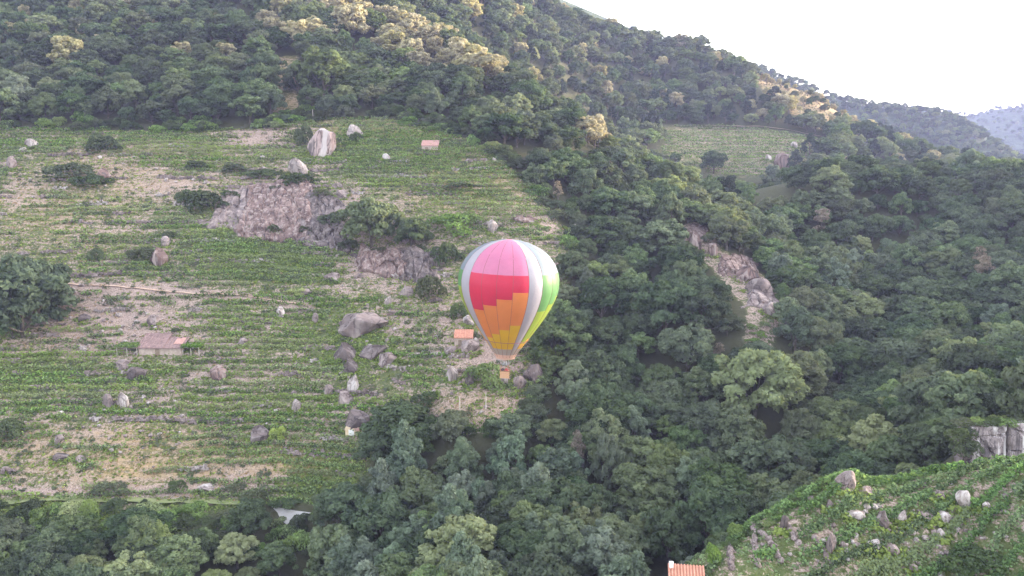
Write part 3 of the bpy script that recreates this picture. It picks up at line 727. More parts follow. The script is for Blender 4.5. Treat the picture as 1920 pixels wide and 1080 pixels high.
# ------------------------------------------------------------------ shrubs
def bush_mesh(seed, mat, nleaf=1500, size=.30, rz=.62):
    V, Fq, rv, C = crown_arrays(seed, 1.0, rz * .75, rz, 16, nleaf, size / 2.0, lobe=(.30, .46))
    return mesh_np('shrub', V, Fq, [mat], attrs={'rnd': rv})
BUSH = {k: [bush_mesh(900 + 10 * i + j, M[k]) for j in range(2)] for i, k in enumerate(('bush', 'greenbush', 'limebush', 'vine', 'dry'))}
def shrub(u, v, wpx, hpx, kind, label, group=None, dmin=42, dmax=640):
    p = hit(u, v, 0, dmin, dmax)
    if p is None: return
    w = wpx * p.y / F; h = hpx * p.y / F
    o = obj('shrub', random.choice(BUSH[kind]), loc=(p.x, p.y + w * .15, p.z - .1 * h), label=label, cat='shrub', group=group)
    o.scale = (w * .5 / 1.12, w * .42, h / 1.45); o.rotation_euler = (0, 0, random.uniform(-.5, .5))
    return o
for a in (
    (570, 276, 40, 54, 'bush', 'dark tall shrub touching the left side of the big streaked boulder'),
    (667, 266, 26, 24, 'bush', 'small dark shrub in front of the pale boulder at the vineyard top'),
    (187, 288, 66, 48, 'bush', 'dark shrub below the wood edge on the upper left slope'),
    (120, 335, 90, 42, 'bush', 'grey-green shrub mound right of the white rocks at the upper left'),
    (165, 352, 70, 34, 'bush', 'low dark shrub below the grey-green mound on the upper left slope'),
    (380, 402, 80, 58, 'bush', 'dark shrub at the left end of the broad rock face'),
    (350, 385, 50, 36, 'bush', 'smaller shrub left of the dark shrub at the rock face end'),
    (555, 350, 76, 34, 'bush', 'dark scrub spread below the rounded pale boulder'),
    (490, 335, 60, 26, 'bush', 'olive scrub left of the rounded pale boulder'),
    (435, 325, 50, 26, 'bush', 'low olive shrub above the broad rock face'),
    (365, 318, 46, 22, 'bush', 'low dark shrub on the pinkish bare slope'),
    (840, 440, 90, 50, 'greenbush', 'fresh green shrub above the balloon, right of the oaks'),
    (880, 425, 50, 30, 'greenbush', 'low fresh green shrub right end of the green shrubs above the balloon'),
    (805, 562, 58, 62, 'bush', 'dark shrub standing just left of the balloon'),
    (835, 500, 60, 60, 'bush', 'brownish dark shrub at the upper left of the balloon'),
    (858, 600, 36, 40, 'bush', 'very dark shrub half behind the left of the balloon'),
    (175, 492, 30, 40, 'bush', 'single upright dark shrub on the left slope above the path'),
    (315, 450, 24, 22, 'bush', 'small dark shrub on the boulder above the path'),
    (265, 485, 60, 30, 'bush', 'low brown-green scrub left of the boulder above the path'),
    (905, 730, 76, 62, 'greenbush', 'deep green shrub left of the balloon basket'),
    (520, 828, 34, 36, 'limebush', 'bright yellow-green shrub beside the brown boulder'),
    (800, 765, 66, 36, 'bush', 'dark low scrub on the dry slope below the balloon'),
    (200, 926, 84, 26, 'bush', 'wide clipped dark shrub above the track at the lower left'),
    (330, 924, 40, 30, 'bush', 'small dark shrub above the track right of the wide one'),
    (268, 960, 22, 34, 'bush', 'little dark cone-shaped shrub below the track'),
    (5, 832, 60, 62, 'bush', 'dark green shrub cut by the left edge beside the dry grass'),
    (110, 600, 30, 26, 'bush', 'grey-green shrub on the pink bare slope right of the big oak'),
    (860, 352, 84, 14, 'bush', 'long low dark hedge-like scrub in the upper right vineyard'),
    (1080, 395, 50, 34, 'bush', 'dark shrub at the right rim of the upper vineyard'),
    (1045, 415, 46, 30, 'bush', 'dark shrub left of the rocks at the vineyard rim'),
    (440, 925, 40, 24, 'bush', 'dark shrub beside the bank above the concrete road'),
    (475, 948, 60, 40, 'bush', 'dark green shrub left above the concrete road'),
    (520, 986, 34, 20, 'vine', 'green shrub at the lower left corner of the concrete road'), (566, 982, 40, 22, 'bush', 'dark shrub below the right arm of the concrete road'), (590, 970, 30, 14, 'vine', 'small green shrub at the right end of the concrete road'),
    (530, 950, 60, 20, 'bush', 'brown-green low shrub on the bank behind the concrete road'),
    (1820, 1075, 130, 60, 'bush', 'large rounded olive shrub at the bottom of the near boulder slope'),
    (1380, 1015, 55, 36, 'greenbush', 'fresh green shrub above the old stone terraces near the shed'),
    (1335, 1060, 40, 50, 'greenbush', 'green shrub just right of the red roofed shed'),
    (1408, 618, 30, 12, 'greenbush', 'upper fresh green vine bush in the small terrace patch on the spur'), (1420, 632, 34, 12, 'greenbush', 'middle fresh green vine bush in the small terrace patch on the spur'), (1412, 646, 36, 12, 'greenbush', 'lowest fresh green vine bush in the small terrace patch on the spur'), (1432, 612, 26, 10, 'greenbush', 'fresh green vine bush right below the rock strip on the spur'),
    (328, 627, 18, 14, 'bush', 'tiny dark shrub behind the stone hut roof'),
    (555, 553, 44, 16, 'limebush', 'bright green flat shrub along the dirt path'),
):
    shrub(*a)
for a in ((430, 372, 40, 20, 'bush', 'scrub hanging over the upper left of the broad rock face'), (520, 358, 46, 18, 'bush', 'scrub along the top of the broad rock face'), (600, 375, 44, 26, 'bush', 'dark scrub on the upper right of the broad rock face'),
          (512, 440, 26, 26, 'bush', 'small shrub at the foot of the broad rock face'), (620, 425, 50, 36, 'bush', 'brown-green shrub on the right of the broad rock face'), (650, 470, 40, 30, 'bush', 'dark shrub below the dark spreading oak'),
          (715, 480, 46, 22, 'bush', 'scrub on top of the dark overhanging ledge'), (780, 478, 40, 26, 'bush', 'olive shrub at the right top of the overhanging ledge'), (570, 440, 30, 20, 'bush', 'low scrub in a cleft of the broad rock face')):
    shrub(*a)
for i in range(34):
    pl = [(1330, 1050), (1440, 980), (1500, 935), (1560, 898), (1640, 883), (1780, 868), (1915, 856)]
    k = random.randrange(len(pl) - 1); t_ = random.random(); u = pl[k][0] + (pl[k + 1][0] - pl[k][0]) * t_; v = pl[k][1] + (pl[k + 1][1] - pl[k][1]) * t_
    shrub(u, v + random.uniform(2, 12), random.uniform(16, 44), random.uniform(8, 22), random.choice(('bush', 'vine', 'vine')), 'low rim shrub ' + near_words(u, v), 'near slope rim shrubs', 42, 80)
# thicket of low shrubs under the track at the lower left
for i in range(95):
    u = random.uniform(-60, 620); v = random.uniform(962, 1040)
    if abs(u - 545) < 62 and v < 1000: continue
    shrub(u, v, random.uniform(34, 66), random.uniform(22, 42), random.choice(('bush', 'vine', 'vine', 'bush', 'greenbush')),
          'leafy green thicket shrub ' + near_words(u, v - 15), 'thicket shrubs below the track')
# scrub at wood edges
for i in range(110):
    t_ = random.random()
    pl = [(0, 240), (130, 244), (250, 250), (500, 244), (560, 226), (720, 224), (800, 238), (870, 260), (930, 294), (985, 342), (1030, 392)]
    k = random.randrange(len(pl) - 1); u = pl[k][0] + (pl[k + 1][0] - pl[k][0]) * t_; v = pl[k][1] + (pl[k + 1][1] - pl[k][1]) * t_
    shrub(u + random.uniform(-6, 12), v + random.uniform(-16, 3), random.uniform(22, 46), random.uniform(14, 28), random.choice(('bush', 'bush', 'vine')),
          'wood edge scrub shrub ' + near_words(u, v - 8), 'wood edge scrub')
for i in range(46):
    pl = [(1060, 440), (1070, 490), (1050, 600), (1010, 660), (1020, 700), (990, 745), (975, 805), (900, 815), (760, 800), (690, 850)]
    k = random.randrange(len(pl) - 1); t_ = random.random(); u = pl[k][0] + (pl[k + 1][0] - pl[k][0]) * t_; v = pl[k][1] + (pl[k + 1][1] - pl[k][1]) * t_
    shrub(u + random.uniform(0, 16), v + random.uniform(-6, 14), random.uniform(26, 50), random.uniform(18, 34), random.choice(('bush', 'bush', 'vine')),
          'wood edge scrub shrub ' + near_words(u, v - 8), 'lower wood edge scrub')

# ------------------------------------------------------------------ boulders
def ico(sub):
    import bmesh
    bm = bmesh.new(); bmesh.ops.create_icosphere(bm, subdivisions=sub, radius=1.0)
    v = np.array([q.co[:] for q in bm.verts]); f = np.array([[w_.index for w_ in p.verts] for p in bm.faces]); bm.free(); return v, f
ICO = {s: ico(s) for s in (2, 3, 4)}
def boulder_mesh(seed, sub, mat, cuts=12, rough=.075, keep=.56):
    r = np.random.default_rng(seed); v, f = ICO[sub]; v = v.copy()
    v *= 1 + .25 * fbm(v[:, 0] * 1.1 + seed, v[:, 1] * 1.1 + v[:, 2] * .9, 2)[:, None]
    for _ in range(cuts):
        d = r.normal(size=3); d /= np.linalg.norm(d); lim = keep + .38 * r.random()
        h = v @ d; o_ = np.maximum(h - lim, 0); v -= o_[:, None] * d * .98
    v += fbm(v[:, 0] * 2.6 + seed, v[:, 1] * 2.6 + v[:, 2] * 2.1, 4)[:, None] * rough * 1.5 * v
    lo, hi = v.min(0), v.max(0); v = (v - (lo + hi) / 2) / ((hi - lo) / 2)
    return mesh_np('boulder', v, f, [M[mat]], False)
BM = {m_: [boulder_mesh(50 + 7 * i + j, 4, m_) for j in range(6)] for i, m_ in enumerate(('rock', 'rock_pale', 'rock_streak', 'rock_dark', 'rock_rust'))}
ROCKS = []
def boulder(u, v, wpx, hpx, mat, label, name='boulder', group=None, tilt=0.0, deep=.8, var=None, dmin=42, dmax=640, cat='boulder'):
    """u, v: foot of the rock in the photograph; wpx, hpx its size there"""
    p = hit(u, v, 0, dmin, dmax)
    if p is None: return
    w = wpx * p.y / F * (.85 if p.y < 80 else 1); h = hpx * p.y / F
    sh = random.choice(BM[mat]) if var is None else BM[mat][var]
    o = obj(name, sh, loc=(p.x, p.y + w * .5 * deep * .6, p.z + h * .27 + (.25 if p.y < 80 else 0)), label=label, cat=cat, group=group)
    o.scale = (w * .45, w * .42 * deep, h * .60); o.rotation_euler = (random.uniform(-.1, .1), tilt, random.uniform(-.35, .35))
    return o
for a in (
    (602, 294, 60, 60, 'rock_streak', 'big rounded pink boulder with white streaks in the upper vineyard'),
    (664, 258, 34, 28, 'rock_pale', 'pale boulder behind a dark shrub at the vineyard top'),
    (557, 330, 42, 38, 'rock_pale', 'rounded pale boulder above dark scrub in the upper vineyard'),
    (190, 342, 34, 30, 'rock_rust', 'rusty pink rock below shrubs on the upper left slope'),
    (57, 277, 28, 18, 'rock_pale', 'white flat rock at the upper left near the wood'),
    (40, 288, 20, 14, 'rock_pale', 'small white rock just below the white flat rock'),
    (20, 320, 20, 30, 'rock', 'upright pink rock at the far upper left'),
    (640, 372, 28, 18, 'rock', 'small pinkish boulder right of the rounded pale boulder'),
    (724, 300, 18, 14, 'rock_pale', 'white stone in the green middle of the upper vineyard'),
    (927, 306, 12, 10, 'rock_pale', 'small white stone at the right edge of the upper vineyard'),
    (680, 632, 108, 48, 'rock', 'wide flat pinkish slab of rock left of the balloon'),
    (645, 676, 58, 36, 'rock_dark', 'grey pointed boulder below the wide flat slab'),
    (698, 672, 64, 28, 'rock_dark', 'long tilted grey boulder leaning right below the slab'),
    (727, 688, 40, 30, 'rock', 'round boulder at the right end of the tilted group'),
    (655, 700, 44, 30, 'rock_dark', 'dark cracked boulder under the tilted group'),
    (661, 740, 26, 42, 'rock_pale', 'tall pale leaning stone in the middle of the boulder run'),
    (647, 760, 34, 30, 'rock', 'round grey boulder below the tall pale leaning stone'),
    (617, 744, 22, 24, 'rock', 'small grey boulder left of the boulder run'),
    (554, 772, 22, 28, 'rock_pale', 'single pale pointed boulder amid vine rows'),
    (847, 717, 28, 34, 'rock_pale', 'upright pale boulder left of the deep green shrub'),
    (880, 726, 20, 34, 'rock_dark', 'narrow dark boulder hidden by the deep green shrub'),
    (201, 766, 28, 30, 'rock', 'left grey half of the split boulder pair'),
    (228, 768, 28, 36, 'rock_pale', 'right white half of the split boulder pair'),
    (236, 776, 18, 10, 'rock_pale', 'flat white stone at the foot of the split pair'),
    (484, 834, 46, 38, 'rock_dark', 'brown boulder beside the yellow-green shrub'),
    (762, 558, 30, 24, 'rock', 'grey boulder left of the dark shrub near the balloon'),
    (728, 576, 16, 22, 'rock_pale', 'small pale upright stone left of the grey boulder'),
    (620, 530, 40, 18, 'rock', 'flat grey boulder above the dirt path'),
    (572, 556, 28, 16, 'rock', 'flat pink rock beside the bright green flat shrub'),
    (284, 612, 26, 26, 'rock', 'grey block among the rows above the stone hut'),
    (307, 462, 24, 22, 'rock', 'round grey boulder topped by a small shrub'),
    (294, 500, 40, 40, 'rock_rust', 'rough pink rocks under the round grey boulder'),
    (155, 605, 30, 16, 'rock_dark', 'dark flat rock on the pink bare slope'),
    (525, 598, 18, 26, 'rock_pale', 'white upright stone below the dirt path'),
    (590, 606, 16, 22, 'rock', 'grey standing stone right of the white upright stone'),
    (944, 724, 20, 30, 'rock_pale', 'pale rock right under the balloon basket'),
    (1000, 722, 48, 44, 'rock_dark', 'grey outcrop at the wood edge right of the basket'),
    (975, 732, 30, 30, 'rock', 'pinkish rock between the basket and the grey outcrop'),
    (882, 664, 40, 28, 'rock', 'grey boulder under the orange roofed hut'),
    (893, 650, 16, 18, 'rock_pale', 'white stone block right of the orange roofed hut'),
    (843, 664, 30, 16, 'rock', 'flat grey rock left below the orange roofed hut'),
    (880, 612, 28, 22, 'rock_pale', 'pale grey rock behind the orange roofed hut'),
    (924, 437, 24, 28, 'rock_pale', 'pale square block above the top of the balloon'),
    (985, 418, 60, 16, 'rock_rust', 'low pink rock ledge at the upper right of the vineyard'),
    (1078, 442, 30, 24, 'rock_pale', 'pale rocks by dark shrubs right above the balloon'),
    (1130, 450, 30, 28, 'rock', 'grey rock beside the small round tree above the balloon'),
    (225, 696, 40, 22, 'rock', 'pink ledge rock below the left pergola'),
    (252, 716, 46, 30, 'rock_dark', 'brown rock bank below the stone hut'),
    (405, 716, 44, 30, 'rock_rust', 'pink bare rock amid rows right of the stone hut'),
    (455, 650, 22, 16, 'rock', 'small grey rock in rows right of the stone hut'),
    (110, 835, 22, 20, 'rock', 'grey stone in the dry grass at the lower left'),
    (150, 870, 26, 14, 'rock', 'flat grey stone in the dry grass below the grey one'),
    (110, 868, 40, 14, 'rock_dark', 'long dark low rock in the dry grass'),
    (385, 928, 40, 18, 'rock_pale', 'low pale rock on the bank above the track'),
    (208, 852, 14, 10, 'rock_pale', 'single white stone in the dry grass'),
    (1302, 478, 32, 52, 'rock_rust', 'upper orange pink rock on the bare rocky rib'),
    (1338, 482, 22, 30, 'rock_rust', 'small rusty rock right of the upper orange pink rock'),
    (1404, 530, 50, 36, 'rock_rust', 'rough pink rock in the middle of the bare rocky rib'),
    (1428, 556, 60, 38, 'rock', 'grey pink rock in the lower half of the bare rocky rib'),
    (1446, 594, 40, 30, 'rock', 'lowest pale cracked rock of the bare rocky rib'),
    (1470, 320, 34, 38, 'rock_rust', 'pink rock at the right of the far vineyard patch'),
    (1440, 302, 16, 14, 'rock_pale', 'small white rock left of the pink rock in the far vineyard'),
    (1490, 278, 14, 14, 'rock_pale', 'small pale rock above the pink rock in the far vineyard'),
    (1587, 928, 50, 44, 'rock', 'large pink boulder at the upper rim of the near slope'),
    (1625, 938, 36, 20, 'rock', 'low rock right of the large rim boulder'),
    (1808, 958, 40, 38, 'rock_pale', 'pale rounded boulder among vines on the near slope'),
    (1852, 962, 20, 16, 'rock_pale', 'small pale stone right of the pale rounded boulder'),
    (1765, 942, 22, 16, 'rock', 'small grey stone left of the pale rounded boulder'),
    (1607, 984, 52, 18, 'rock_pale', 'flat pale slab in the middle of the near slope'),
    (1692, 988, 26, 24, 'rock_pale', 'cream boulder in the centre of the near slope'),
    (1655, 998, 40, 36, 'rock_dark', 'dark leaning boulder left of the cream boulder'),
    (1775, 990, 40, 22, 'rock_pale', 'white flat boulder right of the cream boulder'),
    (1738, 984, 40, 16, 'rock', 'long grey rock between the cream and white boulders'),
    (1766, 1014, 22, 18, 'rock_pale', 'small white stone below the white flat boulder'),
    (1558, 962, 24, 22, 'rock_dark', 'dark stone left above the flat pale slab'),
    (1640, 1036, 36, 22, 'rock_pale', 'pale boulder low on the near slope'),
    (1672, 1046, 50, 20, 'rock', 'broad grey rock right of the low pale boulder'),
    (1560, 1046, 30, 46, 'rock_dark', 'slanted dark rock strip low on the near slope'),
    (1472, 1000, 22, 34, 'rock_dark', 'dark slanted rock at the left rim of the near slope'),
    (1440, 968, 44, 26, 'rock_dark', 'dark purple rounded rock at the corner of the near slope'),
    (1715, 1080, 26, 16, 'rock', 'grey stone at the bottom edge of the near slope'),
):
    boulder(*a); ROCKS.append(a)
# the broad rock faces are outcrops of several blocky faces bulging out of the slope
def cells(x, y):
    """blocky relief: one height per irregular block, with open joints"""
    xi = np.floor(x); yi = np.floor(y); best = np.full(x.shape, 9.); sec_ = np.full(x.shape, 9.); val = np.zeros(x.shape)
    for dx in (-1, 0, 1):
        for dy in (-1, 0, 1):
            cx_, cy_ = xi + dx, yi + dy; ii, jj = cx_.astype(int) & 255, cy_.astype(int) & 255
            px, py = cx_ + _perm[ii, jj], cy_ + _perm[jj, (ii * 7 + 3) & 255]; d = np.hypot(x - px, y - py)
            nb_ = d < best; sec_ = np.where(nb_, best, np.minimum(sec_, d)); val = np.where(nb_, _perm[(ii * 3 + 11) & 255, jj], val); best = np.where(nb_, d, best)
    return val - .5, sec_ - best
def rock_face(parent, p0, quad, mat, bulge, seed, n1=72, n2=44):
    """quad: foot left, foot right, top right, top left in photo pixels, all on the slope"""
    c = [hit(*q) for q in quad]
    S_, T_ = np.meshgrid(np.linspace(0, 1, n1), np.linspace(0, 1, n2), indexing='ij')
    f2 = lambda k: (c[0][k] * (1 - S_) + c[1][k] * S_) * (1 - T_) + (c[3][k] * (1 - S_) + c[2][k] * S_) * T_
    X, Y = f2(0), f2(1); Zz = bil(Z0, X, Y)
    wl = (c[1] - c[0]).length; hl = (c[3] - c[0]).length; a, b = S_ * wl, T_ * hl
    e = np.minimum(np.minimum(S_, 1 - S_) * wl, np.minimum(T_ * 1.6, 1 - T_) * hl)
    edge = sstep(0, 2.4, e - .4 + fbm(a / 4.5 + seed, b / 4.5, 4) * 3.4)
    cv, cj = cells(a / 2.6 + seed, b / 4.2 + fbm(a / 3, b / 3, 2) * .6); cv2, cj2 = cells(a / 1.2 + seed * 2, b / 2.2)
    out = edge * (bulge * (.55 + .7 * np.sin(math.pi * np.clip(T_ * .8 + .05, 0, 1))) + cv * .7 + cv2 * .12 + fbm(a / 4 + seed, b / 6, 3) * .4 - .30 * (cj < .07)) - .5
    nrm = np.array([0, -.80, .60]); sh = .55 * edge * bulge
    V = np.stack([X, Y + out * nrm[1] - sh * .3, Zz + out * nrm[2] + sh * (T_ - .3)], -1).reshape(-1, 3) - np.array(p0)
    i2 = np.arange(n1 * n2).reshape(n1, n2); fq = np.stack([i2[:-1, :-1], i2[1:, :-1], i2[1:, 1:], i2[:-1, 1:]], -1).reshape(-1, 4)
    obj('rock', mesh_np('rock', V, fq, [M[mat]], False), parent)
def outcrop(label, faces, name='rock_outcrop'):
    p0 = hit(*faces[0][0][0]); e = bpy.data.objects.new(name, None); COL.objects.link(e); e.location = p0; e['label'] = label; e['category'] = 'rock outcrop'
    for i, (q, mt, bl) in enumerate(faces): rock_face(e, p0, q, mt, bl, 3 + i * 5 + len(label))
outcrop('broad pinkish rock face in the middle of the vineyard', [([(365, 425), (490, 448), (485, 345), (430, 350)], 'rock', .9), ([(435, 448), (600, 462), (585, 336), (450, 342)], 'rock_rust', 1.3), ([(545, 462), (672, 488), (650, 375), (560, 352)], 'rock_dark', 1.1)])
outcrop('rock ledge with a dark overhang above the middle terraces', [([(655, 515), (785, 530), (775, 462), (680, 462)], 'rock_rust', 1.4), ([(735, 530), (838, 526), (825, 466), (748, 470)], 'rock_dark', 1.6)])
outcrop('pink and rusty rock strip running down the wooded spur', [([(1272, 486), (1352, 496), (1336, 424), (1284, 416)], 'rock_rust', .9), ([(1335, 520), (1450, 566), (1420, 490), (1345, 470)], 'rock_rust', .9), ([(1380, 580), (1480, 612), (1478, 556), (1400, 530)], 'rock', 1.0)])
def cliff():
    """a steep wall of rock standing behind the rim of the near slope"""
    a, e_ = ray(1862, 850); y = 90.0; p0 = Vector((a * y, y, e_ * y - 3.5)); k = y / F
    e = bpy.data.objects.new('rock_cliff', None); COL.objects.link(e); e.location = p0; e['label'] = 'white streaked cliff face above the near boulder slope'; e['category'] = 'cliff'
    for i, (x0, x1, h, mt) in enumerate(((-50, -34, 42, 'rock_dark'), (-42, 40, 56, 'rock_cliff'), (36, 100, 60, 'rock_cliff'))):
        n1, n2 = 60, 48; S_, T_ = np.meshgrid(np.linspace(0, 1, n1), np.linspace(0, 1.14, n2), indexing='ij')
        X = (x0 + (x1 - x0) * S_) * k; hh = h * k + 3.5; up = np.minimum(T_, 1); bk = np.maximum(T_ - 1, 0)
        cv, cj = cells(X / 2.3 + i * 9, up * hh / 3.2); e2 = sstep(0, .07, np.minimum(S_, 1 - S_))
        Yd = (1 - e2) * 2.2 + up * 1.0 + bk * 9 - e2 * (cv * .45 + fbm(X / 2.2, up * hh / 4 + i, 3) * .35 - .25 * (cj < .07))
        Zd = up * hh * (.93 + .08 * fbm(X / 4 + 4, X * 0 + i, 3)) + bk * 1.2 - (1 - e2) * up * 1.6
        V = np.stack([X, Yd, Zd], -1).reshape(-1, 3); i2 = np.arange(n1 * n2).reshape(n1, n2)
        fq = np.stack([i2[:-1, :-1], i2[1:, :-1], i2[1:, 1:], i2[:-1, 1:]], -1).reshape(-1, 4)
        obj('rock', mesh_np('rock', V, fq, [M[mt]], False), e)
    for i, (x_, z_, s_) in enumerate(((-56, 20, 1.7), (-62, 44, 1.5), (-48, 52, 1.2))):
        o_ = obj('shrub', BUSH['bush'][i % 2], loc=p0 + Vector((x_ * k, .2 + i * .5, z_ * k + 1.8)), label='%s dark shrub at the left side of the streaked cliff' % ('lowest', 'middle', 'topmost')[i], cat='shrub'); o_.scale = (s_, s_ * .8, s_ * 1.1)
    for i, x_ in enumerate((-46, -28, -6, 16, 40, 62)):
        o_ = obj('shrub', BUSH[('bush', 'vine', 'bush')[i % 3]][i % 2], loc=p0 + Vector((x_ * k, 1.7 + .4 * (i % 2), 56 * k + 2.9)), label='%s shrub growing on top of the streaked cliff' % ('leftmost', 'second', 'third', 'fourth', 'fifth', 'last')[i], cat='shrub', group='shrubs on the cliff top'); o_.scale = (1.6, 1.1, .8)
cliff()
# small loose stones
SM = {m_: [boulder_mesh(300 + 11 * i + j, 2, m_, 6) for j in range(3)] for i, m_ in enumerate(('rock', 'rock_pale'))}
nst = 0
def stone(u, v, s, label, group):
    p = hit(u, v)
    if p is None: return
    w_ = s * p.y / F; mt = 'rock_pale' if random.random() < .55 else 'rock'
    o_ = obj('stone', random.choice(SM[mt]), loc=p + Vector((0, 0, w_ * .12)), label='small ' + ('white' if mt == 'rock_pale' else 'pinkish') + ' loose stone ' + near_words(u, v), cat='stone', group='loose stones ' + near_words(u, v))
    o_.scale = (w_ * .5, w_ * .45, w_ * .38 * random.uniform(.6, 1.2)); o_.rotation_euler = (0, random.uniform(-.3, .3), random.uniform(0, 6.28))
for cu, cv, ru, rv_, k, lb in ((200, 600, 130, 60, 40, 'small loose stone on the pink bare slope above the hut'), (330, 780, 320, 110, 70, 'small loose stone among the lower vine rows'), (700, 650, 110, 120, 50, 'small loose stone around the boulder run left of the balloon'),
                             (880, 720, 90, 70, 30, 'small loose stone on the dry slope under the balloon'), (300, 330, 300, 60, 30, 'small loose stone on the upper left slope'), (1680, 985, 200, 80, 120, 'small loose stone among vines of the near slope')):
    for i in range(k):
        stone(cu + random.gauss(0, .5) * ru, cv + random.gauss(0, .5) * rv_, random.uniform(4, 11 if cu < 1000 else 17), lb, lb.replace('small loose stone', 'loose stones'))

# ------------------------------------------------------------------ vine rows
def row_mesh(xs, ys, zs, seed, dens, hgt_, wid, size, mat):
    r = np.random.default_rng(seed + 50000); seg = np.hypot(np.diff(xs), np.diff(ys)); Ln = np.r_[0, np.cumsum(seg)]
    k = int(Ln[-1] * dens); t = np.sort(r.random(k)) * Ln[-1]
    keep = r.random(k) < .5 + .9 * vnoise(t * .9 + seed * 3.1, np.full(k, seed * 1.7)); t = t[keep]; k = len(t)
    if k < 12: return None
    x = np.interp(t, Ln, xs) + r.normal(size=k) * wid * .2; y = np.interp(t, Ln, ys) + r.normal(size=k) * wid * .5
    bulge = .45 + .75 * vnoise(t * .7 + seed, np.full(k, seed * 2.3))
    z = gz(x, y) + hgt_ * bulge * r.random(k) ** .7 + .08
    c = np.array([xs.mean(), ys.mean(), zs.mean()])
    V, Fq, rv = leaf_quads(np.c_[x, y, z] - c, r.normal(size=(k, 3)) * .7 + np.array([0, -.3, .8]), np.full(k, size), r)
    return mesh_np('vine_row', V, Fq, [mat], attrs={'rnd': rv}), c
def zoneval(u, v, lst):
    return sum(a * math.exp(-((u - cu) / ru) ** 2 - ((v - cv) / rv) ** 2) for cu, cv, ru, rv, a in lst)
ROWS = 0
def row_words(u, v):
    if v < 430: return ('in the upper vineyard left of the rock face', 'rows of the upper left vineyard') if u < 560 else ('in the upper vineyard above the balloon', 'rows of the upper vineyard')
    if v < 545: return ('on the green terraces above the dirt path', 'rows above the dirt path')
    if v < 720: return ('on the terraces around the stone hut', 'rows around the stone hut') if u < 560 else ('on the terraces around the boulder run', 'rows around the boulder run')
    return ('on the lowest terraces above the track', 'rows on the lowest terraces')
xsA = np.arange(-164, 22, .6); ysA = np.arange(126, 250, .2)
ZL = bil(Z0, xsA[:, None] + 0 * ysA[None], 0 * xsA[:, None] + ysA[None]) + wob(xsA[:, None] + 0 * ysA[None], 0 * xsA[:, None] + ysA[None])
GAPS = [(220, 590, 110, 40, .55), (330, 350, 110, 28, .5), (500, 262, 60, 16, .6), (500, 400, 130, 45, 1.2), (700, 420, 110, 50, 1.2), (730, 510, 80, 28, 1.0), (300, 645, 50, 22, 1.5), (680, 612, 50, 26, 1.0), (200, 870, 260, 45, .45), (120, 320, 90, 40, .8),
        (880, 640, 60, 60, .8), (860, 770, 110, 50, .5), (600, 265, 36, 34, 1.0), (690, 690, 50, 60, .6), (40, 545, 90, 90, 1.0), (420, 545, 260, 8, .8), (560, 340, 50, 26, .8), (610, 890, 60, 45, -.4), (480, 455, 120, 50, -.2)]
for lev in range(int(math.floor(ZL.min() / TER)), int(math.ceil(ZL.max() / TER))):
    zl = (lev + .28) * TER
    for sub in (0,):
        above = ZL > zl
        has = above.any(1) & ~above[:, 0]; j = above.argmax(1); yy_ = ysA[j]
        wz = bil(WA, xsA, yy_); zz = gz(xsA, yy_); u, v = project(xsA, yy_, zz)
        gap = np.array([zoneval(a, b, GAPS) for a, b in zip(u, v)])
        nz = .5 + .55 * fbm(xsA / 9 + lev * 7.7, np.full(len(xsA), lev * 3.3), 3) + .35 * fbm(xsA / 25, yy_ / 25, 2)
        ok = has & (wz > .45) & (nz - gap > .34) & (u > -40)
        i = 0
        while i < len(xsA):
            if not ok[i]: i += 1; continue
            k = i
            mx = random.randrange(36, 80)
            while k < len(xsA) and ok[k] and k - i < mx and abs(yy_[k] - yy_[max(k - 1, i)]) < 2.5: k += 1
            if k - i >= 6:
                um, vm = u[(i + k) // 2], v[(i + k) // 2]
                r_ = row_mesh(xsA[i:k], yy_[i:k], zz[i:k], lev * 31 + i, 34, 1.2, .34, .35, M['vine'])
                if r_:
                    wd, gp = near_words(um, vm), row_words(um, vm)[1]; ln_ = 'short' if k - i < 14 else ('long' if k - i > 34 else 'low')
                    obj('vine_row', r_[0], loc=r_[1], label=ln_ + ' green vine row ' + wd, cat='vine row', group='vine rows ' + wd); ROWS += 1
            i = max(k, i + 1)
print('ROWS A', ROWS)
# dry stone terrace walls: courses of small stones set into the risers
def wall_mesh(xs, ys, seed):
    r = np.random.default_rng(seed); Ln = np.r_[0, np.cumsum(np.hypot(np.diff(xs), np.diff(ys)))]; k = int(Ln[-1] * 6)
    t = r.random(k) * Ln[-1]; x = np.interp(t, Ln, xs); y = np.interp(t, Ln, ys) - .35 + r.normal(size=k) * .12; c = np.array([xs.mean(), ys.mean(), float(gz(xs.mean(), ys.mean()))])
    z = gz(x, y + .25) + r.random(k) * .55 - .1; P_ = np.c_[x, y, z] - c; h = np.c_[.16 + .2 * r.random(k), .14 + .1 * r.random(k), .09 + .12 * r.random(k)]
    cor = np.array([(-1, -1, -1), (1, -1, -1), (1, 1, -1), (-1, 1, -1), (-1, -1, 1), (1, -1, 1), (1, 1, 1), (-1, 1, 1)])
    V = (P_[:, None, :] + cor[None] * h[:, None, :] * (.75 + .4 * r.random((k, 8, 1)))).reshape(-1, 3)
    fq = np.array([(0, 3, 2, 1), (4, 5, 6, 7), (0, 1, 5, 4), (1, 2, 6, 5), (2, 3, 7, 6), (3, 0, 4, 7)]); Fq = (np.arange(k)[:, None, None] * 8 + fq[None]).reshape(-1, 4)
    return mesh_np('terrace_wall', V, Fq, [M['rock_pale' if seed % 3 == 0 else 'rock']]), c
NW = 0
